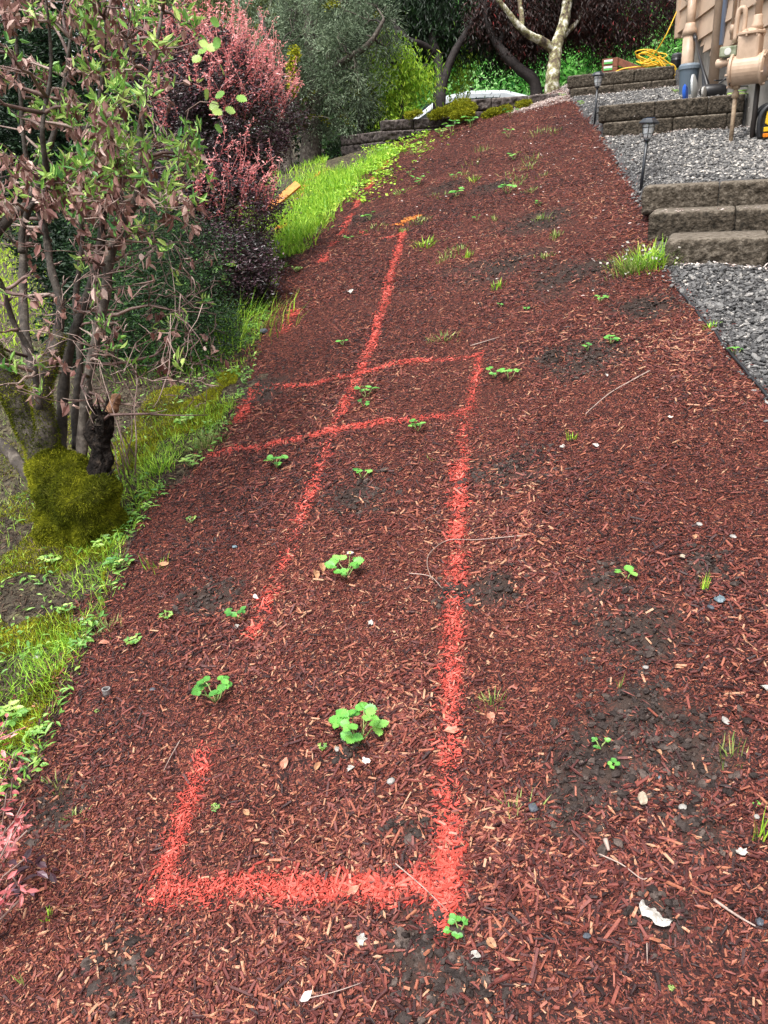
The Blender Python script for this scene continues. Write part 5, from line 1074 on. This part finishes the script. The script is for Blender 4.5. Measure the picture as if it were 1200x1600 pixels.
for a in [(768, 1106, 'small yellow green tuft right of the long painted line, above a brown leaf', 45, 28, 34), (806, 1272, 'spiky star shaped tuft with a long flat blade beside a dark stone', 75, 45, 16), (1138, 1196, 'upright thin tuft left of the right edge, below the oval grey stone', 50, 45, 20),
          (1183, 1322, 'tall sparse grass blades at the right edge above a white petal', 30, 75, 12), (1100, 925, 'thin upright blue green shoot above the blue grey stone', 14, 50, 9), (968, 1082, 'two thin blades standing alone above the large soil patch', 8, 38, 4), (245, 888, 'wispy tuft beside a dried leaf near the stump', 45, 30, 18), (118, 1278, 'low yellow green tuft on the mulch near the left edge', 40, 18, 26), (92, 1235, 'loose pale tuft just right of the barberry sprigs', 50, 30, 20),
          (75, 1440, 'small dark tuft at the lower left of the picture', 25, 30, 12), (36, 1540, 'single thin shoot in the bottom left corner', 8, 40, 4), (168, 985, 'grey green tuft beside a pale stone at the lawn edge', 50, 25, 40), (730, 404, 'small tuft high on the slope right of the middle line', 15, 16, 30), (695, 532, 'flat yellowish tuft above the upper cross line', 55, 14, 40), (775, 452, 'faint tuft on the upper right slope', 22, 16, 24), (665, 385, 'patchy pale grass beside the top of the middle line', 45, 14, 60), (655, 350, 'pale grass clump by the small orange mark', 40, 12, 50), (740, 283, 'weak grass tuft below two strawberry plants near the crest', 25, 12, 30), (650, 240, 'yellowish weed tuft at the crest under the wall', 30, 18, 40), (675, 720, 'tiny yellow tuft between the cross line and the long line', 18, 10, 14), (893, 690, 'dry pale tuft with a bent stem in the middle right', 20, 22, 12), (605, 1022, 'single short shoot in the middle of the plot', 6, 24, 3), (1112, 515, 'small weed tuft at the gravel edge', 25, 14, 18)]:
    tuft(*a, mtl=M_drygrass if a[5] % 3 else M_grass, w=.0032 if a[1] > 700 else .006)
for i_ in range(24):
    qx, qy = rg_.uniform(570, 880), rg_.uniform(190, 420)
    if qy < 240 - .28 * (qx - 600) + 15: continue
    tuft(qx, qy, 'tiny pale weed tuft, one of many sprinkled over the upper slope near the crest', rg_.uniform(14, 34), rg_.uniform(8, 14), int(rg_.integers(14, 40)), mtl=M_drygrass, w=.007, spread=.8, name='weed_tuft', cat='weed', group='tiny weeds on the upper slope')
# flowering clump by the steps
tuft(1010, 415, 'large green grass clump with pale petals against the lowest step', 90, 34, 300, w=.005, group='weeds by the steps', cat='grass clump')
tuft(985, 425, 'fallen over grass clump just left of the flowering clump at the steps', 60, 25, 200, mtl=M_drygrass, w=.005, group='weeds by the steps', cat='grass clump')

# ------------------------------------------------------------------ strawberry plants
def leaflet(n=11, serr=.17):
    """toothed oval leaflet folded along the midrib; local x = length"""
    top = []
    for i in range(n + 1):
        u = i / n; wdt = .42 * math.sin(PI * min(1, u * .92 + .06)) ** .75; wdt *= (1 + serr * (1 if i % 2 else -1)) if 0 < i < n else 1
        top.append((u, wdt))
    V = [(u, 0, -.03 - .10 * u * u) for u, _ in top] + [(u, w_, .07 - .12 * u * u) for u, w_ in top] + [(u, -w_, .07 - .12 * u * u) for u, w_ in top]
    m_ = n + 1; Fq = [[i, i + 1, m_ + i + 1, m_ + i] for i in range(n)] + [[i + 1, i, 2 * m_ + i, 2 * m_ + i + 1] for i in range(n)]
    return np.array(V), np.array(Fq)
LV, LF = leaflet()
def strawberry(px, py, width, stems, label, seed, mtl=None, flower=False, hfac=.5, simple=False, name='strawberry_plant', cat='strawberry plant', group='young strawberry plants in the mulch', tone=(.2, .8), leafk=.29, weed=False):
    if weed: stems += 3; width *= .85
    r_ = np.random.default_rng(seed); b_ = hit(px, py); k_ = width * depth(b_) / F; t = empty(name, b_, label, cat, group); sm_ = MB(); lv = MB()
    for s_ in range(stems):
        an = s_ * 2 * PI / stems + r_.uniform(-.5, .5); rr = k_ * .5 * r_.uniform(.25, .85) if stems > 1 else k_ * .1; hh = k_ * hfac * r_.uniform(.5, 1.1)
        tip = b_ + np.array([math.cos(an) * rr, math.sin(an) * rr, hh]); pts, rd = connect(b_ + [0, 0, -.005], tip, .0022, .0016, r_, .12, 5, .3); sm_.add(*tube(pts, rd, 5), a=r_.random())
        lsz = k_ * leafk * r_.uniform(.75, 1.2); tn = r_.uniform(*tone)
        for q in ((-1.35, 0, 1.35) if not simple else (-1.57, 1.57)):
            yaw = an + q + r_.normal(0, .15); x_ = np.array([math.cos(yaw), math.sin(yaw), r_.uniform(-.15, .35)]); x_ /= np.linalg.norm(x_); z_ = np.array([r_.normal(0, .22), -.25 + r_.normal(0, .22), 1.]); z_ -= (z_ @ x_) * x_; z_ /= np.linalg.norm(z_); y_ = np.cross(z_, x_)
            lv.add(tip + (LV * lsz * r_.uniform(.85, 1.1) * [1, .62 if weed else 1, 1]) @ np.stack([x_, y_, z_]), LF, a=float(np.clip(tn + r_.normal(0, .1), 0, 1)))
    sm_.build('stems', M_stem, t, smooth=True); lv.build('leaves', mtl or M_straw, t, smooth=True)
    if flower:
        c_ = b_ + np.array([k_ * .15, k_ * .3, k_ * .62]); MB().add(*tube([b_, b_ * .5 + c_ * .5 + [.004, 0, .005], c_], .0013, 4)).build('flower_stalk', M_stem, t)
        fl = MB()
        for j in range(5):
            an = j * 2 * PI / 5; x_ = np.array([math.cos(an), math.sin(an), .25]); z_ = np.array([0, -.2, 1.]); z_ -= (z_ @ x_) * x_ / (x_ @ x_); y_ = np.cross(z_, x_); fl.add(c_ + (SLEAF_V * .013 * [1, 1.5, 1]) @ np.stack([x_, y_, z_]), SLEAF_F)
        fl.build('petals', M_white, t); MB().add(*lathe(c_, [(.002, 0), (.004, .002), (.002, .005)], n=8)).build('flower_centre', M_yel, t)
    return t
SP = [(562, 1165, 84, 8, 'largest bright green strawberry plant in the middle of the near plot'), (338, 1100, 62, 6, 'strawberry plant right of a small sprinkler head in the left of the near plot'), (541, 905, 55, 6, 'strawberry plant with a white flower beside a dried brown leaf'),
      (978, 906, 38, 2, 'lone strawberry seedling with two round leaves on the right of the slope'), (936, 1175, 26, 3, 'upper of two pale strawberry seedlings on the large soil patch'), (957, 1205, 26, 2, 'lower of two pale strawberry seedlings on the large soil patch'), (717, 1470, 40, 4, 'small strawberry sprout at the bottom end of the long painted line'),
      (434, 732, 36, 5, 'bushy little strawberry plant just below the lower cross line'), (566, 748, 30, 3, 'strawberry plant with two big leaves below the junction of the lines'), (652, 676, 28, 5, 'small strawberry plant on the lower cross line'), (572, 622, 36, 4, 'strawberry plant between the two cross lines'), (570, 637, 20, 2, 'tiny strawberry runner just under the plant between the cross lines'),
      (772, 590, 26, 3, 'left strawberry plant of the pair right of the short painted line'), (795, 595, 34, 4, 'right strawberry plant of the pair right of the short painted line'), (955, 538, 28, 5, 'compact strawberry plant on the upper right slope near a dark soil patch'), (918, 548, 18, 2, 'tiny dull seedling left of the compact plant on the upper right slope'),
      (792, 304, 32, 4, 'strawberry plant high on the slope, right of centre'), (803, 250, 22, 3, 'upright strawberry plant near the crest, above the other on the right'), (794, 216, 24, 3, 'strawberry plant nearest the crest on the right'), (713, 308, 26, 5, 'strawberry plant high on the slope above a pale tuft'), (655, 290, 24, 4, 'strawberry plant near the crest left of centre'), (578, 345, 24, 4, 'strawberry plant at the top between the two far painted lines'),
      (797, 184, 24, 3, 'broad leaved strawberry at the crest under the moss on the wall'), (735, 200, 30, 4, 'right broad leaved strawberry under the mossy wall'), (706, 208, 30, 4, 'left broad leaved strawberry under the mossy wall'), (640, 275, 16, 3, 'tiny strawberry beside white petals near the crest'), (710, 282, 20, 3, 'small strawberry near the crest above a soil patch'), (545, 375, 16, 3, 'tiny bright seedling on the thin far cross line'), (535, 540, 20, 3, 'small seedling left of the middle painted line'), (937, 472, 28, 3, 'strawberry with a yellowing stem below the grass clump at the steps'),
      (371, 972, 36, 3, 'pale strawberry plant at the lower end of the broken line'), (1148, 556, 24, 3, 'small weed plant at the gravel edge'), (1180, 1260, 14, 2, 'tiny sprout near the right edge beside the tall blades'), (822, 485, 14, 2, 'yellowish tiny seedling on the upper right slope'), (782, 482, 12, 2, 'tiny green seedling left of the yellowish one'), (842, 322, 16, 3, 'small dull seedling high on the right'), (745, 345, 14, 3, 'tiny seedling below the high strawberry plants')]
for i, (px, py, wd_, st_, lab) in enumerate(SP):
    strawberry(px, py, wd_, st_, lab, 200 + i, flower=(i == 2), leafk=(.225 if i == 0 else .27) if st_ > 2 else .42, hfac=.62 if i == 0 else .5, simple=(st_ == 2), tone=(.3, .9) if i == 0 else (.15, .75))
WD = [(210, 1008, 34, 5, 'yellow green weed at the left of the near mulch'), (262, 968, 28, 3, 'flat weed with one oval leaf near the left edge'), (338, 1266, 20, 4, 'bright little weed inside the front left corner'), (504, 1174, 20, 3, 'small weed sprout left of the largest strawberry'), (188, 890, 46, 5, 'leafy weed below the mossy stump'), (155, 855, 40, 3, 'broad leaved weed right under the mossy stump'), (82, 880, 40, 5, 'pointed leaved weed left below the stump'), (298, 816, 26, 2, 'single blue green leaf on the mulch right of the stump'), (365, 585, 30, 4, 'weed under the barberry by the lawn edge'), (290, 665, 40, 6, 'leafy weed on the bare soil between stump and paint'), (300, 730, 44, 5, 'pale weed at the left end of the lower cross line'), (20, 1130, 70, 7, 'bright weed clump at the left edge above the barberry sprigs'), (60, 1150, 40, 5, 'yellow green weed beside the pink sprig'), (105, 960, 40, 4, 'blue green weed in the thin grass'), (1048, 1555, 14, 2, 'tiny seedling near the bottom right'), (152, 1115, 10, 2, 'minute yellow green seedling on the left'), (600, 240, 24, 5, 'weed at the foot of the lowest wall stretch'), (690, 212, 30, 4, 'pale weed at the crest below the moss'), (1150, 196, 36, 6, 'green leafy weed under the gas meter'), (1056, 146, 20, 4, 'small weed on the upper gravel beside the bin'), (908, 165, 20, 4, 'small weed at the left end of the upper gravel'), (465, 425, 24, 4, 'low weed at the left start of the thin far line'), (880, 152, 14, 3, 'small weed on the wall corner at the crest')]
for i, (px, py, wd_, st_, lab) in enumerate(WD):
    strawberry(px, py, wd_, st_, lab, 300 + i, mtl=M_newleaf, name='weed_plant', cat='weed', group='single weeds', hfac=.35, leafk=.27, simple=(st_ in (2, 4)), tone=(.1, .9), weed=True)
# climbing vine leaves hanging by the barberry
for i, (px, py, d, wd_, lab) in enumerate([(345, 165, 3.1, 60, 'cluster of big toothed vine leaves on the pink barberry side of the shrub'), (318, 80, 3.05, 60, 'pair of bright vine leaves at the top right of the withered shrub'), (352, 428, 5.3, 34, 'vine leaves at the foot of the barberry')]):
    r_ = np.random.default_rng(400 + i); c_ = P(px, py, d); k_ = wd_ * d / F; t = empty('vine_shoot', c_, lab, 'vine', 'vine shoots on the shrubs'); lv = MB(); sm_ = MB()
    s_ = P(px - 55, py + 10, d + .05); pts, rd = connect(s_, c_, .003, .0015, r_, .1); sm_.add(*tube(pts, rd, 5)); sm_.build('stem', M_twig, t, smooth=True)
    for j in range(7):
        o_ = c_ + r_.normal(0, k_ * .3, 3); yaw = r_.random() * 6.28; x_ = np.array([math.cos(yaw), .3 * math.sin(yaw), -.3]); x_ /= np.linalg.norm(x_); z_ = np.array([.1, -.7, .7]) + r_.normal(0, .2, 3); z_ -= (z_ @ x_) * x_; z_ /= np.linalg.norm(z_)
        lv.add(o_ + (LV * k_ * .27 * [1, 1.3, 1]) @ np.stack([x_, np.cross(z_, x_), z_]), LF, a=r_.uniform(.3, .9))
    lv.build('leaves', M_newleaf, t, smooth=True)

# ------------------------------------------------------------------ small litter, each piece its own object
def scrap(px, py, sz, label, mtl, name, cat, seed, asp=.6, kind='leaf', yaw=None, lift=.006, group=None):
    r_ = np.random.default_rng(seed); b_ = hit(px, py) + [0, 0, lift]; k_ = sz * depth(b_) / F; n = 14; an = np.linspace(0, 2 * PI, n, endpoint=False); yw = r_.random() * 6.28 if yaw is None else yaw
    if kind == 'stone':
        v = IV2 * (1 + r_.normal(0, .07, (len(IV2), 1))) * [k_, k_ * asp, k_ * asp * .65]; mb = MB().add(b_ + v @ rz(yw).T + [0, 0, k_ * .12], IF2, a=.6); o = mb.build(name, mtl, smooth=False, loc=b_)
    else:
        rad = .5 * (1 + r_.normal(0, .25 if kind == 'petal' else .08, n)); u = np.cos(an) * rad * k_; v = np.sin(an) * rad * k_ * asp
        if kind == 'leaf': v = v * (1 - .7 * np.abs(np.cos(an)) ** 3)
        top = np.stack([u, v, np.abs(v) * .5 + k_ * .10 * np.sin(an * 2 + seed)], -1); bot = top - [0, 0, .0012]; V = np.concatenate([top, bot, [[0, 0, 0]], [[0, 0, -.0012]]])
        T = [[i, (i + 1) % n, 2 * n] for i in range(n)] + [[n + (i + 1) % n, n + i, 2 * n + 1] for i in range(n)]; Q = [[i, n + i, n + (i + 1) % n, (i + 1) % n] for i in range(n)]
        tl = np.array([[1, 0, 0], [0, .94, -.3], [0, .3, .94]]); V = V @ rz(yw).T @ tl.T
        mb = MB().add(b_ + V, [np.array(T), np.array(Q)], a=.6); o = mb.build(name, mtl, loc=b_)
    return tag(o, label, cat, group)
M_brownleaf = mat('dry_brown_leaf', [(0, (.20, .09, .05)), (1, (.46, .25, .13))], rough=.6, attr=False, noise=(50, 4)); M_redleaf = mat('dry_red_leaf', [(0, (.30, .10, .06)), (1, (.52, .25, .17))], rough=.6, attr=False, noise=(50, 4))
M_bluestone = mat('blue_grey_stone', [(0, (.07, .10, .12)), (1, (.17, .23, .26))], rough=.5, attr=False, noise=(60, 4)); M_greystone = mat('grey_stone', [(0, (.16, .15, .14)), (1, (.38, .36, .33))], rough=.6, attr=False, noise=(60, 4)); M_beige = mat('beige_stone', [(0, (.22, .17, .12)), (1, (.44, .37, .28))], rough=.6, attr=False, noise=(60, 4)); M_darkstone = mat('dark_stone', [(0, (.03, .035, .045)), (1, (.09, .10, .12))], rough=.5, attr=False, noise=(60, 4))
LIT = [(567, 1483, 30, 'white petal lying near the bottom centre', M_white, 'petal', .8), (743, 1504, 26, 'white petal below the small sprout at the bottom', M_white, 'petal', .7), (547, 1209, 22, 'white petal under the largest strawberry', M_white, 'petal', .7), (571, 1198, 20, 'cream dried blossom right under the largest strawberry', M_petal, 'petal', .8), (1157, 1339, 26, 'white petal below the tall blades at the right edge', M_white, 'petal', .7),
       (580, 983, 17, 'small round white blossom in the middle of the plot', M_white, 'petal', .9), (546, 458, 15, 'white blossom on the slope left of the middle line', M_white, 'petal', .9), (365, 492, 13, 'white petal near the grass fountain', M_white, 'petal', .7), (1195, 1080, 22, 'white petal cut by the right edge', M_white, 'petal', .6), (930, 702, 15, 'white petal on the middle right slope', M_white, 'petal', .7), (878, 703, 18, 'curled white petal beside the dry pale tuft', M_white, 'petal', .6), (1048, 655, 12, 'small pale petal on the right slope', M_petal, 'petal', .7), (948, 592, 12, 'small white petal above a long twig', M_white, 'petal', .7), (400, 937, 18, 'pale petal beside the broken line', M_petal, 'petal', .6), (371, 985, 16, 'torn white petal under the pale strawberry', M_white, 'petal', .8), (1107, 448, 16, 'white petal on the lower gravel', M_white, 'petal', .7), (128, 972, 10, 'tiny white petal in the left grass', M_white, 'petal', .9), (424, 475, 10, 'white petal near the left lawn edge', M_white, 'petal', .6),
       (445, 1198, 24, 'pinkish brown curled leaf left below the largest strawberry', M_redleaf, 'leaf', .6), (497, 1201, 20, 'orange brown leaf scrap under the small weed sprout', M_brownleaf, 'leaf', .5), (505, 893, 26, 'dried brown leaf left of the flowering strawberry', M_brownleaf, 'leaf', .45), (496, 905, 26, 'folded dried leaf half under the other brown leaf', M_brownleaf, 'leaf', .4), (705, 1147, 30, 'paint dusted leaf lying on the long painted line', M_redleaf, 'leaf', .5), (257, 885, 20, 'tan leaf beside the wispy tuft', M_brownleaf, 'leaf', .5), (553, 1403, 26, 'coral tinted leaf on the front painted line', M_redleaf, 'leaf', .5), (767, 1126, 20, 'tan leaf below the yellow green tuft', M_redleaf, 'leaf', .7), (1030, 1180, 12, 'orange leaf scrap on the soil patch edge', M_brownleaf, 'leaf', .6), (162, 1010, 22, 'reddish leaf at the lawn edge', M_redleaf, 'leaf', .4), (386, 1275, 16, 'small orange leaf in the front left plot', M_brownleaf, 'leaf', .7), (480, 1570, 26, 'pale pink leaf at the bottom edge', M_petal, 'leaf', .5), (1085, 845, 14, 'orange bark flake on the right', M_brownleaf, 'leaf', .6), (768, 1488, 22, 'yellow brown leaf scrap right of the bottom sprout', M_brownleaf, 'leaf', .7)]
for i, (px, py, sz, lab, m_, nm, asp) in enumerate(LIT): scrap(px, py, sz * (.62 if nm == 'petal' else .9), lab, m_, 'fallen_' + nm, nm, 500 + i, asp, nm, lift=.008, group='fallen petals on the ground' if nm == 'petal' else 'dry leaves on the mulch')
STN = [(1123, 947, 20, 'blue grey stone on the right below the thin shoot', M_bluestone, .8), (1110, 953, 14, 'flat dull stone touching the blue grey stone', M_darkstone, .6), (1133, 1132, 18, 'oval mottled grey stone on the right', M_greystone, .6), (1003, 1261, 28, 'flat beige stone in the lower right', M_beige, .55), (833, 1266, 20, 'dark blue stone beside the star shaped tuft', M_darkstone, .8), (611, 1224, 15, 'small grey pebble inside the plot', M_greystone, .8), (527, 1176, 12, 'pinkish pebble beside the small weed sprout', M_greystone, .7), (1032, 1220, 13, 'smooth grey pebble on the soil patch', M_bluestone, .6), (916, 1473, 13, 'blue black pebble in the lower right', M_darkstone, .8), (1187, 1445, 15, 'dark blue pebble near the bottom right edge', M_darkstone, .8), (1092, 825, 11, 'small pale grey pebble on the right slope', M_greystone, .8), (1066, 875, 11, 'round pale pebble left of the thin shoot', M_beige, .8), (1066, 1270, 16, 'purple grey stone in the lower right', M_greystone, .8), (1145, 842, 12, 'grey pebble near the right edge', M_greystone, .7), (60, 1032, 12, 'white grey pebble in the left grass', M_greystone, .8), (367, 857, 9, 'tiny blue pebble near the stump', M_bluestone, .8), (412, 521, 14, 'black clod stone beside the far left paint', M_darkstone, .9), (1008, 1050, 10, 'small grey pebble above the thin blades', M_greystone, .8), (240, 1085, 10, 'small dark pebble right of the sprinkler', M_darkstone, .7), (1180, 1290, 10, 'round grey pebble at the foot of the tall blades', M_greystone, .9)]
for i, (px, py, sz, lab, m_, asp) in enumerate(STN): scrap(px, py, sz, lab, m_, 'stone', 'stone', 600 + i, asp, 'stone', lift=.002, group='single stones on the mulch')
# torn white strip
b_ = hit(1022, 1445); k_ = depth(b_) / F; cl_ = smoothpath([hit(1000, 1424), hit(1006, 1436), hit(1018, 1448), hit(1030, 1456), hit(1046, 1464)], 4); cl_[:, 2] = np.linspace(cl_[0, 2], cl_[-1, 2], len(cl_)); cl_ = cl_ + [0, 0, .014]
V = []; 
for i, p_ in enumerate(cl_):
    w_ = .0062 * (.45 + .9 * math.sin(PI * (i + 1) / (len(cl_) + 1)) ** .6 + .12 * math.sin(i * 1.9)); V += [p_ + [w_, w_, .001 * math.sin(i * 2)], p_ + [0, 0, .003 + .001 * math.sin(i * 1.3)], p_ - [w_, w_, .001]]
V = np.array(V); Fq = [[3 * i + j, 3 * i + j + 1, 3 * i + j + 4, 3 * i + j + 3] for i in range(len(cl_) - 1) for j in range(2)]
o = MB().add(V, np.array(Fq)).build('torn_strip', M_white, loc=b_); tag(o, 'long torn white strip of bark or paper lying in the lower right', 'strip'); sd_ = o.modifiers.new('thick', 'SOLIDIFY'); sd_.thickness = .0012
# twigs lying on the mulch
for i, (pp, r, lab) in enumerate([([(1015, 583), (985, 600), (950, 620), (915, 652)], .0035, 'long pale twig lying on the right slope'), ([(815, 845), (745, 850), (700, 850), (672, 868), (668, 890), (676, 912)], .0016, 'thin curved tendril crossing the long painted line'), ([(935, 1350), (970, 1362), (1000, 1380), (1010, 1386)], .0017, 'short curved pale twig in the lower right'), ([(1115, 1412), (1150, 1436), (1178, 1462)], .0030, 'straight brown stick near the bottom right'), ([(618, 1355), (660, 1395), (700, 1435)], .0018, 'thin red twig lying across the front right corner of the paint'), ([(283, 1165), (268, 1190), (258, 1215)], .0013, 'thin dark twig above the front left line'), ([(1010, 1480), (1010, 1520)], .0012, 'tiny vertical pine needle in the lower right'), ([(470, 1580), (520, 1562), (566, 1545)], .0013, 'thin stem lying at the bottom centre'), ([(640, 905), (672, 910), (690, 925)], .0018, 'bent grey twig left of the long painted line'), ([(210, 800), (195, 815), (180, 840)], .003, 'pale broken stick at the foot of the stump'), ([(735, 545), (780, 530)], .003, 'short thin stick near the flat tuft'), ([(945, 1325), (950, 1345)], .006, 'pinkish grey bark sliver in the lower right')]):
    pts = smoothpath([hit(*q) + [0, 0, .009] for q in pp], 5); tag(MB().add(*tube(pts, np.linspace(r, r * .5, len(pts)), 6), a=.9).build('twig', M_twig, smooth=True, loc=pts[0]), lab, 'twig', 'loose twigs on the mulch')
# plastic edging between gravel and mulch
pts = [hit(*q) for q in [(1062, 455), (1085, 480), (1112, 520), (1150, 562), (1200, 622), (1260, 700)]]; pts = smoothpath(pts, 6); pts[:, 0] = edgeR(pts[:, 1]) + .0; pts[:, 2] = H(pts[:, 0] - .03, pts[:, 1]) + .012
tag(MB().add(*tube(pts, .007, 8)).build('garden_edging', M_black, smooth=True, loc=pts[0]), 'thin black plastic edging between the lower gravel and the mulch', 'edging')
# sprinkler head
b_ = hit(168, 1088); t = empty('sprinkler_head', b_, 'small round metal sprinkler head sunk in the mulch on the left', 'sprinkler'); 
MB().add(*lathe(b_ + [0, 0, -.005], [(.012, 0), (.012, .02), (.013, .021), (.013, .024), (.009, .024), (.009, .018)], n=20)).build('ring', plain('dull_metal', (.35, .33, .32), .4, metal=.6), t); MB().add(*lathe(b_ + [0, 0, -.005], [(.008, 0), (.008, .019), (.003, .020)], n=14)).build('nozzle', M_black, t)

# moss cushions on the old wall
rm = np.random.default_rng(95)
def mosspad(pts, rad, label, cnt):
    mb = MB(); c0 = np.mean(pts, 0)
    for p_, r in zip(pts, rad):
        m_ = int(cnt * r / .1); v_ = rm.normal(0, 1, (m_, 3)); v_ /= np.linalg.norm(v_, axis=1)[:, None]; q = p_ + v_ * [r * 1.6, r * .9, r * .8] * (1 + .3 * fbm(v_[:, 0] * 3 + p_[0], v_[:, 2] * 3, 2))[:, None]
        d = v_ + rm.normal(0, .4, (m_, 3)); d /= np.linalg.norm(d, axis=1)[:, None]; e = np.cross(d, rm.normal(0, 1, (m_, 3))); e /= np.linalg.norm(e, axis=1)[:, None]
        add_inst(mb, SLEAF_V, SLEAF_F, q, np.stack([d, e, np.cross(d, e)], -1), np.stack([rm.uniform(.02, .045, m_), rm.uniform(.012, .02, m_), np.full(m_, .02)], -1), np.clip(rm.normal(.6, .22, m_), 0, 1))
        mb.add(p_ + IV2 * [r * 2.9, r * 1.5, r * 1.4], IF2, a=.3)
    return tag(mb.build('moss_cushion', M_moss, loc=c0), label, 'moss', 'moss cushions on the stone wall')
def onwall(px, py, d): return P(px, py, d)
mosspad([onwall(690, 176, 10.75), onwall(706, 172, 10.72), onwall(722, 163, 10.72), onwall(731, 168, 10.62), onwall(716, 180, 10.58), onwall(680, 180, 10.75), onwall(728, 178, 10.55)], [.065, .075, .075, .065, .06, .05, .06], 'largest yellow moss cushion draped over the wall top', 1100)
mosspad([onwall(772, 176, 10.55), onwall(790, 171, 10.55), onwall(762, 180, 10.55)], [.055, .05, .04], 'yellow moss patch at the wall foot right of the largest cushion', 900)
mosspad([onwall(815, 163, 10.6), onwall(823, 161, 10.6)], [.04, .03], 'smallest moss patch, rightmost on the wall foot', 900)
mosspad([onwall(640, 180, 10.8), onwall(652, 177, 10.8)], [.04, .035], 'thin moss strip on the lower left of the wall top', 700)
# drift of fallen petals along the crest, on the steps and scattered on the upper slope
n = 5200; u = rm.random(n); px = 800 + 92 * u + rm.normal(0, 4, n); py = 172 - 26 * u + rm.normal(0, 3.5, n) * (.5 + u)
G_ = np.array([G(a, b) for a, b in zip(px, py)]); x, y = G_[:, 0], G_[:, 1]
x2, y2 = rm.uniform(.3, 2.4, 700), rm.uniform(4.2, 11.2, 700); k_ = (x2 < edgeR(y2)) & (rm.random(700) < .25 + .75 * sstep(1.0, 0, edgeR(y2) - x2)); x = np.concatenate([x, x2[k_]]); y = np.concatenate([y, y2[k_]])
zz = H(x, y) + .008
xs_, ys_, zs_ = [], [], []
for q_, zt, x0 in ((Q1, ZT[0], 1.62), (Q2, ZT[1], 1.68), (QW2, 1.955, 2.35), (Q1 - .06, None, 1.62), (QW2 - .07, None, 2.3), (QW3 - .08, None, 2.8)):
    m_ = 46 if zt else 120; sx_ = rm.random(m_) * 1.3; b0_ = on_q(x0, q_) ; xx = b0_[0] + SR[0] * sx_ + SQ[0] * rm.random(m_) * (.08 if zt else .0); yy = b0_[1] + SR[1] * sx_ + SQ[1] * rm.random(m_) * (.08 if zt else .0)
    xs_.append(xx); ys_.append(yy); zs_.append(np.full(m_, zt + .004) if zt else H(xx, yy) + .02)
x = np.concatenate([x] + xs_); y = np.concatenate([y] + ys_); zz = np.concatenate([zz] + zs_); n = len(x)
mb = MB(); add_inst(mb, SLEAF_V, SLEAF_F, np.stack([x, y, zz], -1), frames(n, rm, None, .3), np.stack([rm.uniform(.012, .035, n), rm.uniform(.015, .03, n), np.full(n, .02)], -1), rm.random(n)); tag(mb.build('petal_litter', M_petal), 'pale fallen petals drifted along the crest and steps', 'petals', kind='stuff')
# petals on the flowering clump
b_ = hit(1005, 420); n = 60; x = b_[0] + rm.normal(0, .09, n); y = b_[1] + rm.normal(0, .09, n)
mb = MB(); add_inst(mb, SLEAF_V, SLEAF_F, np.stack([x, y, H(x, y) + rm.uniform(.02, .10, n)], -1), frames(n, rm, None, .5), np.full(n, .024), rm.random(n)); tag(mb.build('clump_petals', M_white), 'white petals caught in the grass clump by the lowest step', 'petals', kind='stuff')
